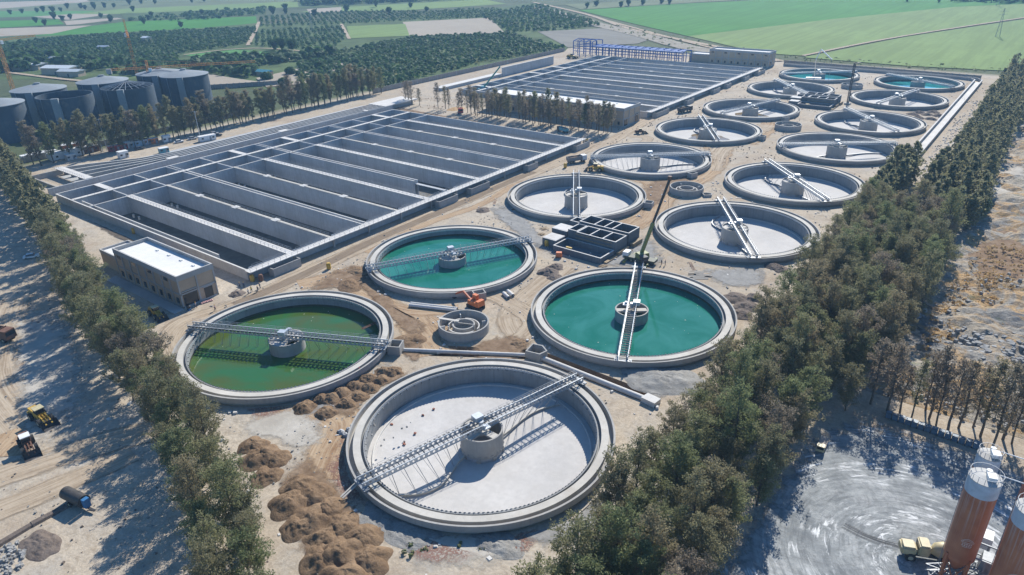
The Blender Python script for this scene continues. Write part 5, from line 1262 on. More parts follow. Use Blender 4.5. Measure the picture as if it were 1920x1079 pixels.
# concrete pump boom arch behind the far clarifier
x, y = at(1526, 152); t = empty('pump_truck', (x, y, 0), 'concrete pump with thin white folded boom arching over the farthest left clarifier', 'pump truck', None, 0)
MB().cbox(0, -2, .8, 9, 2.6, 1.6, R(20)).build('body', GALV, t); q = [Vector((0, 0, 2)), Vector((*(Vector(at(1530, 112, 16)) - Vector((x, y))), 16)), Vector((*(Vector(at(1540, 93, 22)) - Vector((x, y))), 22)), Vector((*(Vector(at(1560, 112, 17)) - Vector((x, y))), 17))]
m = MB()
for a, b in zip(q[:-1], q[1:]): m.beam(a, b, .5, .5)
m.build('boom', WHITE, t); MB().tube(q[-1], q[-1] + Vector((0, 0, -12)), .1, n=6).build('hose', GALVD, t)
for wx in (-3, 3):
    for wy in (-1.2, 1.2): wheel(t, wx, wy - 2, .5, .4)
x, y = at(1589, 196); t = empty('mast_crane', (x, y, 0), 'thin dark vertical crane mast standing by the far unfinished chambers', 'crane'); m = MB(); lattice(m, (0, 0, 0), (0, 0, 22), .9, 1.2, .22); m.build('mast', DARK, t)
MB().cbox(0, 0, 0, 3, 3, .8).build('base', CONC, t); m = MB(); m.beam((0, 0, 21.5), (2, 4, 22), .3, .3); m.build('jib', DARK, t)
# ---------------------------------------------------------------- earth piles
def pile(x, y, r, h, mat, label, group, name='dirt_pile', el=1.0, ang=0.0):
    sd_ = U(0, 99); n = 48; k = 16; r *= 1.04; h *= 1.0; m = MB(); c, s = math.cos(ang), math.sin(ang)
    for j in range(k + 1):
        t = j / k
        for i in range(n):
            a = 2 * PI * i / n; rr_ = r * t * (1 + .34 * noise.noise(Vector((math.cos(a) * 1.4 + sd_, math.sin(a) * 1.4, 2)))); dx, dy = rr_ * math.cos(a) * el, rr_ * math.sin(a)
            z = h * (1 - t) ** .95 * (1 - .25 * (1 - t) ** 4) + (.26 * h * noise.noise(Vector((dx * .5 + sd_, dy * .5, 1))) + (.2 * noise.noise(Vector((dx * 1.7, dy * 1.7, sd_))) + .1 * noise.noise(Vector((dx * 4.5, dy * 4.5, sd_)))) ) * min(1, (1 - t) * 3)
            m.v.append((dx * c - dy * s, dx * s + dy * c, z if j < k else -.06))
    for j in range(k):
        for i in range(n): m.f.append((j * n + i, (j + 1) * n + i, (j + 1) * n + (i + 1) % n, j * n + (i + 1) % n))
    o = m.build(name, mat, smooth=60, label=label, cat='pile', group=group); o.location = (x, y, 0); return o
GP = 'brown dirt piles between the two nearest clarifiers'
for px, py, r in ((572, 765, 2.5), (612, 775, 2.3), (618, 750, 2.3), (650, 758, 2.4), (603, 750, 2.0), (640, 738, 2.2), (672, 745, 2.3), (668, 725, 2.3), (695, 728, 2.2), (690, 712, 2.2), (712, 715, 2.1), (718, 700, 2.3), (738, 698, 2.2)):
    pile(*at(px, py), r, 1.5, SOIL, 'brown dirt pile in the double row between the green and the nearest clarifier', GP)
GP = 'brown dirt piles by the left belt below the pale track'
for px, py, r, h in ((475, 835, 2.6, 1.5), (490, 860, 3.6, 2.0), (520, 862, 2.5, 1.4), (500, 895, 2.8, 1.5), (560, 915, 3.2, 1.8), (590, 930, 3.4, 1.7), (545, 945, 3.6, 2.0), (585, 975, 3.8, 2.0), (615, 955, 3.0, 1.5), (640, 985, 3.2, 1.4), (560, 990, 3.0, 1.8), (680, 1010, 3.2, 1.6), (610, 1010, 3.0, 1.5), (640, 1040, 4.0, 2.2), (690, 1050, 3.4, 1.8), (600, 1050, 3.2, 1.6), (650, 1085, 4.2, 2.2)):
    pile(*at(px, py), r, h, SOIL, 'brown dirt pile in the heaped group between left belt and near clarifier', GP)
pile(*at(1028, 512), 3.2, 1.5, GRAVD, 'reddish gravel pile, front left of three left of the teal clarifier', None, 'gravel_pile'); pile(*at(1042, 502), 2.6, 1.2, GRAVD, 'reddish gravel pile, right of three left of the teal clarifier', None, 'gravel_pile'); pile(*at(1038, 520), 2.4, 1.0, GRAVD, 'smallest flat gravel pile nearest the teal clarifier rim', None, 'gravel_pile')
for px, py, r in ((1380, 560, 3.5), (1400, 575, 3.2), (1390, 590, 3.0), (1415, 560, 2.6), (1450, 500, 2.6), (1462, 505, 2.4)): pile(*at(px, py), r, 1.3, GRAVD, 'brownish gravel heap between the teal clarifier and the right belt', 'gravel heaps beside the right belt', 'gravel_pile')
for px, py in ((1712, 215), (1725, 212), (1738, 216), (1750, 211), (1722, 222), (1745, 224), (1760, 218)): pile(*at(px, py), 3.0, 1.4, GRAVD, 'dark gravel heap right of the far clarifiers by the drain channel', 'dark gravel heaps by the drain channel', 'gravel_pile')
pile(*at(444, 552), 2.2, 1.0, GRAVD, 'small dark gravel pile at the corner of the white roofed hall', None, 'gravel_pile'); pile(*at(905, 395), 2.6, 1.0, GRAVD, 'dark gravel mound between the haul road and the ringed floor clarifier', None, 'gravel_pile')
pile(*at(1245, 712), 6, 1.3, GRAVEL, 'wide pale grey gravel pile below the teal clarifier', None, 'gravel_pile', 1.5, R(20)); pile(*at(718, 972), 3.4, .5, GRAVEL, 'flat grey gravel heap at the lower left rim of the near clarifier', None, 'gravel_pile', 1.3); pile(*at(770, 1000), 3.6, .6, GRAVEL, 'flat grey gravel heap under the near clarifier rim', None, 'gravel_pile', 1.4)
pile(*at(930, 1018), 3.2, .6, GRAVEL, 'flat grey gravel heap at the bottom rim of the near clarifier', None, 'gravel_pile', 1.4, R(20)); pile(*at(655, 535), 3.5, .9, SOIL, 'low brown heap left of the teal clarifier bordering the haul road', None, 'dirt_pile', 1.5, R(-30)); pile(*at(672, 510), 2.8, 1.0, SOIL, 'brown dirt mound at the left rim of the teal truss bridge clarifier', None, 'dirt_pile', 1.4)
pile(*at(75, 1022), 2.6, .7, GRAVD, 'dark soil mound near the lower left corner under the trench', None, 'dirt_pile', 1.5); pile(*at(972, 645), 2.4, .8, SOIL, 'dug out brown clod heap left of the five sided chamber', None, 'dirt_pile'); pile(*at(765, 640), 3.4, 1.3, SOIL, 'dark brown heap right of the green clarifier', None, 'dirt_pile', 1.2, R(60)); pile(*at(855, 205), 4, 1.2, plain('ochre_soil', (.45, .28, .13), .9), 'ochre sand heap behind the near basins', None, 'dirt_pile', 1.6, R(80)); pile(*at(690, 210), 7, 1.6, plain('ochre_soil', (.45, .28, .13), .9), 'long ochre sand bank at the far corner of the near basins', None, 'dirt_pile', 2.2, R(95))
for px, py, r in ((1690, 470, 4), (1750, 500, 5), (1830, 340, 5)): pile(*at(px, py), r, 1.2, SOIL, 'dusty mound on the rough ground right of the belt', 'dusty mounds right of the belt', 'dirt_pile')
# spoil bank along the lower left trench
m = MB(); pts = [at(-40, 1045), at(60, 985), at(125, 950)]
for i, (a, b) in enumerate(zip(pts[:-1], pts[1:])): m.tube((*a, -.25), (*b, -.25), .9, .8, 7)
tag(m.build('spoil_bank', GRAVD), 'low spoil bank along the narrow trench at the lower left', 'bank')
# ---------------------------------------------------------------- pipes
def pipe(p, q, r, z, label, mat=None):
    m = MB(); n = 24; P1, P2 = Vector((*p, z)), Vector((*q, z)); m.tube(P1, P2, r, n=16, caps=False); m.tube(P2, P1, r * .85, n=16, caps=False)
    return tag(m.build('concrete_pipe', mat or CONCL, smooth=40), label, 'pipe')
a, b = at(770, 572), at(858, 582)
for i, dy in enumerate((0, .9)): pipe((a[0] + dy * .5, a[1] - dy * 1.0), (b[0] + dy * .5, b[1] - dy * 1.0), .42, .45, ('back' if i == 0 else 'front') + ' one of two long parallel pipes lying left of the orange excavator')
pipe(at(944, 553), at(954, 562), .5, .5, 'short pipe section, left one of two by the teal clarifier'); pipe(at(952, 549), at(962, 558), .5, .5, 'short pipe section, right one of two by the teal clarifier')
pipe((24.8, 13.8), (49.0, 28.0), .45, .35, 'long pale pipe running from the outlet chamber to the five sided chamber'); pipe((53, 29.2), (78.6, 28.4), .6, .3, 'thick pale pipe running right from the five sided chamber')
m = MB(); m.prism([(-1.6, -1.0), (1.6, -1.4), (1.9, .8), (-1.2, 1.2)], 0, 1.1); o = m.build('pipe_collar', CONCL); o.location = (80.0, 28.4, 0); tag(o, 'pale concrete block at the right end of the thick pipe', 'block')
a, b = at(640, 940), at(690, 905)
for k in (0, .5): m = MB(); m.beam((a[0] + k, a[1], .9), (b[0] + k, b[1], 2.2), .3, .12); tag(m.build('timber_plank', CONCW), ('upper' if k else 'lower') + ' timber plank leaning on the near clarifier rim under the bridge end', 'plank')
for px, py, an in ((640, 815, 60), (888, 570, 20), (1385, 372, 30)):
    x, y = at(px, py); m = MB(); m.cbox(0, 0, .05, 2.2, .18, .12, R(an)); o = m.build('timber_plank', WHITE); o.location = (x, y, 0); tag(o, {640: 'white board lying on the dirt left of the near clarifier', 888: 'pale board by the orange excavator', 1385: 'pale board on the rim of the far empty clarifier'}[px], 'plank')
x, y = at(1312, 518); t = empty('steel_sheet_stack', (x, y, 0), 'stack of dark steel sheets fanned out behind the teal clarifier', 'stack', None, R(30))
for i in range(9): MB().cbox(U(-1.2, 1.2), -2 + i * .5, .05 + .06 * i, 4.2, .45, .06, U(-.12, .12)).build('sheet', DARK, t)
for px, py, l in ((1048, 483, 'orange tank unit standing left of the unfinished chambers'), (1310, 362, None)):
    if l: x, y = at(px, py); t = empty('compressor', (x, y, 0), l, 'machine'); MB().cbox(0, 0, .3, 1.8, 1.3, 1.4, .5, .9).build('housing', ORANGE, t); MB().tube((-.5, -.7, .3), (-.5, .7, .3), .3, n=10).build('wheel', RUBBER, t)
for i, (px, py, l) in enumerate(((252, 438, 'yellow upright tank behind the white roofed hall'), (474, 528, 'yellow tank at the near corner of the basin walkway'), (617, 505, 'small yellow tank on the haul road left of the teal clarifier'), (1060, 315, 'small yellow tank beside the dump truck'), (1100, 268, 'yellow tank at the far end of the outlet walkway'), (1025, 462, 'yellow ring drum on the chamber wall corner'), (490, 527, 'rusty drum beside the yellow tank at the basin corner'))):
    x, y = at(px, py); o = MB().lathe([(0.02, .1), (.55, .1), (.6, .3), (.6, 1.5), (.45, 1.8), (.02, 1.85)], 14).build('yellow_tank', YEL if i < 6 else BROWNM, smooth=40); o.location = (x, y, 0); o.scale = (1.1, 1.1, 1.1); tag(o, l, 'tank')
# ---------------------------------------------------------------- people
SKIN = plain('skin', (.35, .2, .13), .6, 0, .05)
def skin_obj(name, verts, edges, radii, mat, parent):
    me = bpy.data.meshes.new(name); me.from_pydata(verts, edges, []); me.materials.append(mat);
    o = bpy.data.objects.new(name, me); COL.objects.link(o); o.parent = parent
    o.modifiers.new('skin', 'SKIN').use_smooth_shade = True
    for v, r in zip(me.skin_vertices[0].data, radii): v.radius = (r, r)
    me.skin_vertices[0].data[0].use_root = True
    sb = o.modifiers.new('sub', 'SUBSURF'); sb.levels = 1; sb.render_levels = 1; return o
SHIRTS = [plain('cloth_%s' % n_, c_, .8) for n_, c_ in (('pink', (.5, .3, .34)), ('yellow', (.6, .5, .1)), ('navy', (.05, .07, .14)), ('grey', (.25, .25, .27)), ('white', (.6, .6, .6)))]
TROUS = [plain('trouser_dark', (.04, .045, .06), .8), plain('trouser_tan', (.25, .2, .14), .8)]
def person(px, py, ang, label, shirt, step=.2, hat=YEL, arm=0.2, tr=0, loc=None):
    x, y, z = loc or (*at(px, py), 0); t = empty('person', (x, y, z), label, 'person', None, R(ang)); a = arm
    V_ = [(0, 0, .95), (0, 0, 1.2), (.02, 0, 1.45), (.02, 0, 1.53), (.05, 0, 1.66), (0, .11, .9), (step * .5, .12, .5), (step * .2, .12, .08), (step * .2 + .14, .12, .04), (0, -.11, .9), (-step * .3, -.12, .5), (-step, -.12, .08), (-step + .14, -.12, .04), (.0, .2, 1.42), (-a * .5, .27, 1.15), (a * .4, .26, .9), (a * .5, .26, .82), (.0, -.2, 1.42), (a * .5, -.27, 1.15), (a * 1.2, -.24, .93), (a * 1.3, -.24, .86)]
    E_ = [(0, 1), (1, 2), (2, 3), (3, 4), (0, 5), (5, 6), (6, 7), (7, 8), (0, 9), (9, 10), (10, 11), (11, 12), (2, 13), (13, 14), (14, 15), (15, 16), (2, 17), (17, 18), (18, 19), (19, 20)]
    R_ = [.12, .12, .13, .055, .105, .09, .065, .045, .045, .09, .065, .045, .045, .06, .045, .035, .04, .06, .045, .035, .04]
    skin_obj('body', V_, E_, R_, SKIN, t)
    skin_obj('shirt', [V_[0], V_[1], V_[2], V_[13], V_[14], V_[15], V_[17], V_[18], V_[19]], [(0, 1), (1, 2), (2, 3), (3, 4), (4, 5), (2, 6), (6, 7), (7, 8)], [.15, .16, .165, .08, .062, .05, .08, .062, .05], shirt, t)
    skin_obj('trousers', [V_[0], V_[5], V_[6], V_[7], V_[9], V_[10], V_[11]], [(0, 1), (1, 2), (2, 3), (0, 4), (4, 5), (5, 6)], [.15, .11, .085, .065, .11, .085, .065], TROUS[tr], t)
    MB().ell((.04, 0, 1.74), (.14, .13, .1), 10, 6).build('hard_hat', hat, t); return t
person(404, 583, 60, 'person in pink shirt walking alone across the haul road by the green clarifier', SHIRTS[0], .35)
person(466, 552, 40, 'leftmost of the four people standing in line on the haul road edge, light clothing', SHIRTS[4], .1); person(472, 548, 10, 'person in yellow vest, second from the left in the haul road line', SHIRTS[1], .2)
person(484, 547, 80, 'dark dressed person, third from the left in the haul road line', SHIRTS[2], .15); person(488, 541, -100, 'rightmost of the four people in the haul road line, dark clothing', SHIRTS[3], .25)
person(450, 540, 0, 'person near the basin corner, left of the yellow tank, grey shirt', SHIRTS[3], .1); person(458, 540, 180, 'dark dressed person close to the yellow tank at the basin corner', SHIRTS[2], .1)
person(368, 578, 20, 'worker stooping at the hall door beside a small machine', SHIRTS[3], .4); person(1240, 497, 30, 'left one of two people standing behind the teal clarifier rim', SHIRTS[2], .1, WHITE); person(1247, 498, -150, 'right one of two people standing behind the teal clarifier rim', SHIRTS[3], .1, RED)
person(1191, 441, 90, 'person standing at the right end of the unfinished chambers', SHIRTS[2], .2)
person(675, 715, 120, 'person on the outer edge of the green clarifier above the dirt piles', SHIRTS[0], .2, RED, loc=(*at(675, 703), 0))
# scrap at the hall entrance and a sheet heap
x, y = at(355, 582); t = empty('small_mixer', (x, y, 0), 'small dark cement mixer at the big door of the hall', 'machine'); MB().lathe([(.2, .5), (.55, .8), (.55, 1.2), (.3, 1.5)], 12).build('drum', DARK, t); MB().cbox(0, 0, 0, .9, .7, .5).build('frame', BLUE, t)
for i in range(7):
    x, y = at(378 + i * 3.2, 570 - i * 1.0); o = MB().ell((0, 0, .2), (.5, .32, .22), 8, 5, .1).build('cement_bag', plain('bag_pink', (.55, .32, .3), .8)); o.location = (x, y, 0); tag(o, 'pink cement bag in the row lying along the hall doorstep', 'bag', 'pink bags at the hall door')
for i, (px, py) in enumerate(((640, 812), (655, 808), (648, 818))):
    x, y = at(px, py); o = MB().ell((0, 0, .2), (.9, .6, .4), 9, 5, .2).build('plastic_bundle', plain('bundle_grey', (.3, .31, .32), .5)); o.location = (x, y, 0); tag(o, 'crumpled grey plastic bundle beside the near clarifier wall', 'bundle', 'grey bundles by the near clarifier')

for i, (px, py) in enumerate(((1150, 462), (1168, 455), (1180, 470), (1130, 500), (1015, 440), (1020, 430), (1195, 460), (1215, 505), (1140, 485))):
    x, y = at(px, py); t = empty('timber_pallet', (x, y, 0), 'small heap of formwork timber on the ground round the nearer unfinished chambers', 'timber', 'formwork timber by the chambers', U(0, 3)); m = MB()
    for k in range(6): m.cbox(U(-.15, .15), -.8 + k * .3, .1 + U(0, .2), U(1.6, 2.8), .18, .08, U(-.15, .15))
    m.build('board', plain('timber', (.30, .22, .13), .8, 0, .3), t); MB().box(-.6, -.8, 0, -.4, .8, .1).build('bearer', BROWNM, t)
for i, (px, py) in enumerate(((930, 380), (1225, 435), (1300, 500), (960, 395), (700, 610))):
    x, y = at(px, py); t = empty('rebar_bundle', (x, y, 0), 'rusty bundle of reinforcing bars lying on the ground between the clarifiers', 'rebar', 'bundles of reinforcing bars', U(0, 3)); m = MB()
    for k in range(8): m.beam((-3 + U(-.3, .3), k * .12, .1), (3 + U(-.3, .3), k * .12 + U(-.2, .2), .12), .05, .05)
    m.build('bar', BROWNM, t); MB().box(-.1, -.1, 0, .1, 1.0, .08).build('bearer', BROWNM, t)
# ---------------------------------------------------------------- fields on the plain
FZ = [.05]
def fld(mat, *px, name='field'):
    FZ[0] += .02; m = MB(); pts = [at(*p) for p in px]; m.add([(*p, FZ[0]) for p in pts], [tuple(range(len(pts)))]); return m.build(name, mat, kind='structure')
F_BR = field('field_bright', (.07, .215, .035), .12, (R(20), .25, .01)); F_PALE = field('field_pale', (.19, .265, .085), .1, (R(40), .2, .01)); F_MEAD = field('field_meadow', (.10, .24, .07), .1, (R(50), .3, .01))
F_TAN = field('field_tan', (.36, .31, .24), .1); F_GREYB = field('field_fallow', (.24, .225, .19), .12, (R(-30), .02, .4)); F_DK = field('field_dark', (.085, .12, .045), .4, None, .04); F_RD = field('farm_road', (.42, .38, .31), .1)
F_OLV = field('field_olive', (.15, .17, .085), .2, None, .02)
fld(F_DK, (-80, 75), (130, 62), (480, 46), (640, 40), (800, 30), (1010, 5), (1110, 40), (1060, 96), (720, 172), (500, 168), (200, 150), (-80, 150), name='orchard_ground')
fld(F_BR, (60, 68), (97, 63), (172, 49), (235, 41), (480, 31), (482, 44), (375, 53), (225, 61), (100, 67))
fld(F_TAN, (-60, 56), (90, 51), (172, 48), (97, 64), (-60, 72)); fld(F_TAN, (-60, 6), (160, 0), (170, 3), (90, 13), (-60, 23)); fld(F_OLV, (-60, 21), (170, 4), (560, -8), (570, 10), (200, 22), (-60, 30))
fld(F_MEAD, (-60, 22), (80, 21), (180, 21), (150, 29), (-60, 35)); fld(F_TAN, (60, 32), (160, 25), (230, 24), (130, 38)); fld(F_BR, (-60, 41), (110, 37), (120, 46), (-60, 56)); fld(F_PALE, (140, 27), (230, 17), (400, 10), (557, 3), (560, 14), (440, 18), (240, 27))
fld(F_TAN, (230, 36), (150, 46), (125, 48), (120, 40), (220, 34)); fld(F_DK, (225, 26), (440, 18), (500, 18), (497, 28), (240, 40))
fld(F_PALE, (640, 22), (560, 24), (640, 12), (900, -2), (950, 8), (760, 20)); fld(F_DK, (560, 4), (640, -6), (900, -6), (900, 0), (640, 14), (560, 16)); fld(F_TAN, (575, 18), (640, 14), (640, 22), (580, 26))
fld(F_TAN, (755, 42), (918, 34), (946, 62), (768, 69)); fld(F_MEAD, (346, 104), (440, 94), (522, 100), (505, 108), (440, 118), (400, 116))
fld(F_GREYB, (1008, 60), (1130, 54), (1222, 74), (1195, 83), (1065, 90)); fld(F_PALE, (650, 50), (760, 46), (768, 68), (656, 73), name='seedling_plot')
fld(F_BR, (1085, 20), (1240, 10), (1560, -6), (1990, -6), (1990, 4), (1790, 14), (1560, 37), (1290, 69), (1190, 46)); fld(F_PALE, (1290, 69), (1560, 37), (1790, 14), (1990, 5), (1990, 24), (1700, 67), (1505, 106), (1460, 103), (1380, 90))
fld(F_PALE, (1505, 109), (1700, 70), (1990, 27), (1990, 142), (1880, 134), (1700, 125)); fld(F_OLV, (1000, 12), (1400, -8), (1560, -8), (1300, 6), (1090, 19), (1060, 10)); fld(F_OLV, (1560, -6), (1990, -12), (1990, -4), (1800, 2))
fld(F_BR, (1285, 50), (1390, 45), (1380, 57), (1290, 66))
fld(F_TAN, (480, 148), (560, 130), (640, 118), (700, 130), (560, 160), (500, 165), name='dry_verge'); fld(F_TAN, (310, 130), (390, 140), (450, 150), (510, 158), (400, 168), (330, 150), name='dry_verge')
for pts, w in (((465, 86), (478, 60), (486, 42)), 6), (((345, 104), (430, 94), (500, 92), (600, 100), (660, 106)), 5), (((640, 46), (655, 74)), 5), (((1000, 5), (1100, 28), (1180, 55), (1290, 78), (1400, 100), (1462, 116)), 9), (((1140, 40), (1250, 70), (1350, 95)), 6), (((520, 118), (560, 108), (600, 104)), 4), (((1505, 106), (1700, 68), (1990, 24)), 5), (((0, 135), (120, 150), (240, 160)), 6):
    FZ[0] += .01; ribbon('farm_road', [at(*p) for p in pts], w, TRACK if w != 5 or pts[0][0] > 1400 else TRACK, FZ[0])
ribbon('site_verge', [at(*p) for p in ((1000, 12), (1110, 44), (1200, 66), (1300, 92), (1440, 108))], 28, patchmat('verge_brown', [(.20, .17, .13), (.30, .26, .20), (.40, .36, .29)], .3, .1, True, .9), .62)
def P(*px): return [at(*p) for p in px]
mass('orchard', 'wide dark green orchard behind the grey silos', P((-60, 92), (130, 70), (480, 52), (478, 60), (462, 84), (345, 100), (330, 112), (390, 122), (300, 128), (150, 122), (-60, 128)), 5.6, 2.2, 3.0, LEAFD, 16, R(30), .04, 1.0, .2)
mass('orchard', 'dark orchard blocks right of the narrow farm road', P((486, 60), (640, 50), (650, 72), (620, 96), (500, 90), (470, 84)), 6, 2.0, 2.6, LEAFD, 16, R(55), .12, 1.2, .15)
mass('orchard', 'neat rowed orchard beyond the farm road crossing', P((486, 34), (640, 22), (800, 22), (940, 16), (945, 33), (755, 40), (640, 46), (486, 52)), 7, 2.2, 2.6, LEAFD, 12, R(55), .04, 1.25, .12)
mass('orchard', 'dense green orchard beside the pillared boundary wall', P((560, 122), (640, 98), (770, 72), (950, 64), (1060, 92), (900, 118), (720, 165), (560, 150)), 4.8, 2.1, 3.0, LEAFD, 18, R(35), .08, 1.0, .3)
mass('orchard', 'dark young plantation wedge beyond the tan field', P((900, 30), (1010, 10), (1130, 48), (1040, 58), (960, 62)), 7, 2.8, 3.5, LEAFD, 14, R(35), .03, 1.0, .2)
mass('grove', 'dense dark grove of broad trees at the far left around the sheds', P((-60, 96), (60, 100), (110, 112), (240, 128), (300, 128), (300, 140), (200, 146), (100, 128), (-60, 148)), 8, 4.2, 8, LEAFD, 28, .3, .1, 1.0, .4)
mass('grove', 'dark hedge like grove in front of the small green field', P((330, 128), (420, 108), (480, 112), (560, 108), (620, 100), (630, 108), (500, 122), (470, 148), (400, 140)), 7, 3.8, 6.5, LEAFD, 26, .3, .05, 1.0, .4)
mass('orchard', 'grey green far orchard strip beyond the bright field', P((240, 40), (300, 30), (440, 19), (500, 17), (498, 27), (380, 38)), 12, 4, 4, LEAFD, 12, .5, .15, 1.0, .3)
mass('grove', 'long dark tree line at the top edge of the picture', P((560, 3), (640, -4), (900, -8), (905, -2), (640, 10), (565, 12)), 13, 7, 9, LEAFD, 16, .5, .05, 1.0, .4)
mass('grove', 'far tree line at the upper right corner', P((1780, 0), (1990, -5), (1990, 6), (1800, 8)), 14, 7, 9, LEAFD, 16, .5, .2, 1.0, .4)
mass('scrub', 'low dry scrub along the foot of the boundary wall', P((500, 150), (700, 140), (860, 116), (1050, 92), (1050, 96), (860, 128), (720, 168), (560, 170)), 8, 1.8, 1.8, LEAFG, 7, .3, .45, 1.0, .5)
mass('scrub', 'patchy weeds on the verge beyond the blue steel frame', P((1100, 40), (1180, 50), (1300, 76), (1440, 100), (1440, 108), (1280, 92), (1180, 70)), 9, 1.6, 1.6, LEAFG, 6, .3, .45, 1.0, .5)
mass('weeds', 'low green weeds at the end of the green field by the wall', P((1470, 104), (1700, 118), (1880, 130), (1880, 138), (1700, 130), (1470, 116)), 6, 1.3, 1.0, LEAFG, 6, .3, .25, 1.0, .5)
FT = [tree_proto(61, 8.5, 3.4, 40, .7, LEAFD, lo=.03), tree_proto(62, 7, 3.4, 40, .7, LEAFD, lo=.03)]
far = [(70, 24), (82, 24), (100, 25), (115, 23), (160, 19), (197, 16), (214, 15), (178, 18), (270, 46), (250, 23), (42, 26), (20, 28), (68, 44), (85, 49), (102, 38), (118, 40), (133, 37), (190, 34), (208, 42), (279, 38), (127, 17), (152, 17), (176, 14), (243, 10), (265, 8), (291, 8), (360, 6), (383, 4), (512, 28), (536, 27), (535, 20), (590, 30), (705, 14), (650, 22), (380, 30), (285, 33),
       (1101, 16), (1118, 12), (1164, 14), (1178, 12), (1205, 10), (1240, 8), (1255, 9), (730, 28), (800, 22), (770, 15), (1700, 4), (1760, 6), (1840, 3), (340, 52), (530, 96), (548, 96), (515, 94)]
for px, py in far:
    x, y = at(px, py); plant(rnd.choice(FT), x, y, U(.8, 1.2), 'lone dark rounded tree standing among the distant fields', 'scattered far trees', 'field_tree')
# distant power pylon and poles
def pylon(x, y, h, label):
    t = empty('power_pylon', (x, y, 0), label, 'pylon'); m = MB()
    for a, b in ((-1, -1), (1, -1), (1, 1), (-1, 1)): m.beam((a * 1.6, b * 1.6, 0), (a * .2, b * .2, h), .16, .16)
    for k in range(6):
        w0, w1 = 1.6 - 1.4 * k / 6, 1.6 - 1.4 * (k + 1) / 6
        for s in (-1, 1): m.beam((-w0, s * w0, h * k / 6), (w1, s * w1, h * (k + 1) / 6), .1, .1); m.beam((s * w0, -w0, h * k / 6), (s * w1, w1, h * (k + 1) / 6), .1, .1)
    m.build('tower', GALVD, t); m = MB()
    for z in (.78, .9): m.beam((-3.5, 0, h * z), (3.5, 0, h * z), .15, .15)
    m.build('cross_arm', GALVD, t)
x, y = at(1870, 70); pylon(x, y, 24, 'thin lattice pylon standing in the pale green field at the right')
x, y = at(1870, 12); pylon(x, y, 26, 'faint far lattice pylon near the upper right corner')
x, y = at(585, 60); pylon(x, y, 22, 'faint lattice pylon in the orchards left of the tan field')
def pole(px, py, h, label, arm=True):
    x, y = at(px, py); t = empty('utility_pole', (x, y, 0), label, 'pole'); m = MB(); m.tube((0, 0, 0), (0, 0, h), .18, .11, 8); m.build('pole', GALV, t)
    if arm: MB().beam((-1.2, -.5, h - .4), (1.2, .5, h - .4), .14, .14).build('cross_arm', GALV, t)
pole(376, 262, 14, 'tall pale lamp pole beside the white van at the flume'); pole(193, 285, 15, 'left leg pole of the twin pole transformer stand by the huts'); pole(201, 283, 15, 'right leg pole of the twin pole transformer stand by the huts')
# ---------------------------------------------------------------- rubble ground right of the belt
def rubble():
    m = MB(); nx, ny = 90, 190; x0, x1, y0, y1 = 112, 240, 57, 420
    for j in range(ny + 1):
        for i in range(nx + 1):
            x = x0 + (x1 - x0) * (i / nx); y = y0 + (y1 - y0) * (j / ny) ** 1.35; e = min(1, (x - x0) / 12, (y - y0) / 8, (y1 - y) / 10)
            z = noise.fractal(Vector((x * .05, y * .05, 1)), .8, 2.1, 5) * 2.2 + noise.fractal(Vector((x * .35, y * .35, 5)), .6, 2.2, 4) * .55 + .9
            z += 3.2 * math.exp(-((x - 146) / 10) ** 2 - ((y - 118) / 22) ** 2) * (1 + .3 * noise.noise(Vector((x * .3, y * .3, 0))))
            m.v.append((x, y, max(-.3, z * max(0, e)) + .02 - (.4 if e <= 0 else 0)))
    for j in range(ny):
        for i in range(nx): a = j * (nx + 1) + i; m.f.append((a, a + 1, a + nx + 2, a + nx + 1))
    mt, nt, b, _ = nt_new('rubble_soil'); p = pos(nt)
    c = ramp(nt, noise_n(nt, p, .06, 7, .68, .5), [(.38, (.17, .17, .165)), (.47, (.33, .31, .27)), (.56, (.43, .37, .28)), (.7, (.40, .34, .25))])
    c = mix(nt, ramp(nt, noise_n(nt, p, .09, 6, .66, 1.2), [(.47, 0), (.58, .95)]), c, (.50, .31, .12)); c = mix(nt, ramp(nt, noise_n(nt, p, 1.1, 5, .7), [(.42, 0), (.7, .8)]), c, (.11, .10, .09))
    c = mix(nt, ramp(nt, noise_n(nt, p, .5, 5, .7), [(.62, 0), (.7, .7)]), c, (.52, .50, .46)); c = mix(nt, ramp(nt, noise_n(nt, p, .22, 4, .6), [(.62, 0), (.72, .6)]), c, (.12, .15, .06))
    nt.links.new(c, b.inputs['Base Color']); b.inputs['Roughness'].default_value = .95; bump(nt, b, noise_n(nt, p, 1.8, 6, .75), .9, .6)
    return m.build('rubble_ground', mt, kind='structure')
rubble()
blob('pale_pond_bed', [at(*p) for p in ((1860, 330), (1930, 300), (1930, 390), (1830, 385))], PALE, .9)
rr = random.Random(5)
def rocks(name, label, cx, cy, rx, ry, n, s0, s1, mat, z=.2):
    m = MB()
    for _ in range(n):
        a, k = rr.uniform(0, 2 * PI), rr.random() ** .5; x, y, s = cx + rx * k * math.cos(a), cy + ry * k * math.sin(a), rr.uniform(s0, s1)
        v = []
        for dz in (-.6, .7):
            for q in range(5):
                t = 2 * PI * q / 5 + rr.uniform(-.3, .3); v.append((x + s * math.cos(t) * rr.uniform(.7, 1.1) * (1 if dz < 0 else .7), y + s * math.sin(t) * rr.uniform(.7, 1.1) * (1 if dz < 0 else .7), z + dz * s * rr.uniform(.6, 1)))
        m.add(v, [(4, 3, 2, 1, 0), (5, 6, 7, 8, 9)] + [(i, (i + 1) % 5, 5 + (i + 1) % 5, 5 + i) for i in range(5)])
    return m.build(name, mat, kind='stuff', label=label)
rocks('rubble', 'broken rock and concrete rubble strewn over the rough ground', 150, 100, 34, 42, 520, .2, .8, ROCK, 1.3)
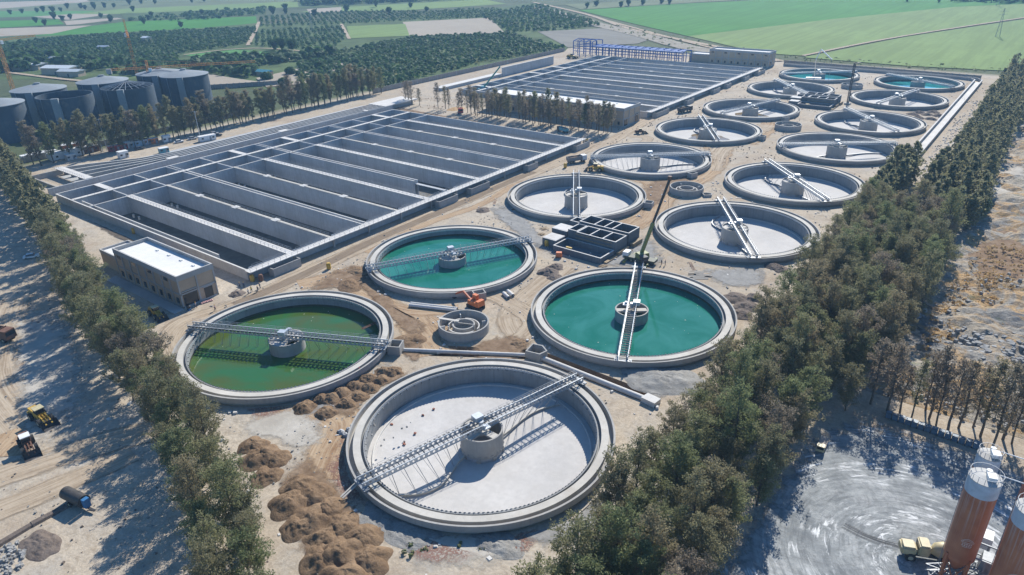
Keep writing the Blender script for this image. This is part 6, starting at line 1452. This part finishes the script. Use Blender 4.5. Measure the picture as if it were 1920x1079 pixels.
rocks('rubble', 'heap of grey broken slabs right of the tree belt', 133, 88, 7, 8, 110, .4, 1.1, concrete('slab_grey', (.28, .28, .27)), 1.6)
rocks('rubble', 'scattered pale stones on the rough ground near the slim trees', 140, 66, 25, 9, 350, .2, .6, ROCK, .7)
rocks('rubble', 'white stones at the lower left corner', 17, -66.5, 6, 3, 140, .2, .55, ROCK, .15)
rocks('rubble', 'small stones and scraps beside the near clarifier', 38, -14, 12, 12, 60, .1, .3, ROCK, .05)
rocks('litter', 'pale litter scattered on the dirt between the right drain channel and trees', 95.5, 300, 2.4, 90, 260, .15, .55, CONCL, .05)
def grassmass(cx, cy, rx, ry, n, label, mat):
    m = MB()
    for _ in range(n):
        a, k = rr.uniform(0, 2 * PI), rr.random() ** .5; clump(m, cx + rx * k * math.cos(a), cy + ry * k * math.sin(a), rr.uniform(.3, .8), .7, 7, rr, .9)
    m.build('dry_grass', mat, kind='stuff', label=label)
GRS = leafmat('dry_grass_leaf', (.40, .25, .10), (.46, .33, .15), (.36, .27, .14))
grassmass(128, 98, 9, 40, 500, 'tufts of orange dry grass on the rubble ground beside the trees', GRS); grassmass(150, 72, 26, 12, 500, 'dry grass between the slim trees and the rubble', GRS); grassmass(136, 140, 14, 22, 400, 'dry orange grass around the farther rubble mound', GRS)

# loose stones, scraps and clods over the open ground of the works
def scatter(name, label, n, s0, s1, mat, area, seed):
    r2 = random.Random(seed); m = MB(); k = 0
    while k < n:
        x, y = r2.uniform(area[0], area[2]), r2.uniform(area[1], area[3])
        if any(math.hypot(x - a, y - b) < 25.6 for a, b in TANKS) or any(b[0] - 2 < x < b[2] + 3 and b[1] - 2 < y < b[3] + 2 for b in (B1, B2)) or (-72 < x < -36 and -6 < y < 8): continue
        if noise.noise(Vector((x * .07, y * .07, seed))) < .02: k += .2; continue
        k += 1; s = r2.uniform(s0, s1); a = r2.uniform(0, 6.3); m.cbox(x, y, -.02, s * r2.uniform(.6, 1.6), s, s * r2.uniform(.3, .8), a, r2.uniform(.5, .9))
    m.build(name, mat, kind='stuff', label=label)
scatter('stones', 'loose stones and clods scattered over the beige ground of the works', 1500, .12, .42, GRAVEL, (-34, -60, 86, 200), 1)
scatter('stones', 'loose stones on the far ground among the clarifiers', 900, .2, .6, GRAVD, (-34, 200, 96, 452), 2)
scatter('litter', 'scraps of timber and pale litter on the ground between the clarifiers', 260, .2, .7, CONCL, (-30, -40, 84, 200), 4)
scatter('stones', 'dark clods on the haul road edge and the strip behind the basins', 700, .2, .6, SOIL, (-180, 194, -36, 256), 6)
scatter('stones', 'clods and stones on the left dirt yard', 700, .12, .4, GRAVD, (-120, -110, 60, -20), 8)
for px, py, q in ((772, 1034, 1.0), (862, 1026, .6), (795, 1010, .5), (905, 1030, .5), (795, 1032, .6)):
    x, y = at(px, py); m = MB(); [clump(m, rr.uniform(-1, 1) * q, rr.uniform(-1, 1) * q, rr.uniform(.25, .6) * q, rr.uniform(.3, .9) * q, 26, rr) for _ in range(5)]; o = m.build('low_bush', LEAFG); o.location = (x, y, 0); tag(o, 'low green bush at the foot of the near clarifier, on brick coloured scraps', 'bush', 'low bushes below the near clarifier')
for px, py, q in ((500, 150, 4), (530, 158, 3), (480, 140, 3.5), (545, 140, 4), (600, 130, 4)):
    x, y = at(px, py); m = MB(); clump(m, 0, 0, q, q * 1.4, 160, rr); o = m.build('round_bush', LEAFD); o.location = (x, y, 0); tag(o, 'rounded dark bush at the orchard edge above the back tree row', 'bush', 'bushes at the orchard edge')
# ---------------------------------------------------------------- air
if True:
    MB().box(-4900, -700, -6, 2500, 4800, 92).build('haze', HZ, kind='stuff', label='thin blue air haze over the whole plain')
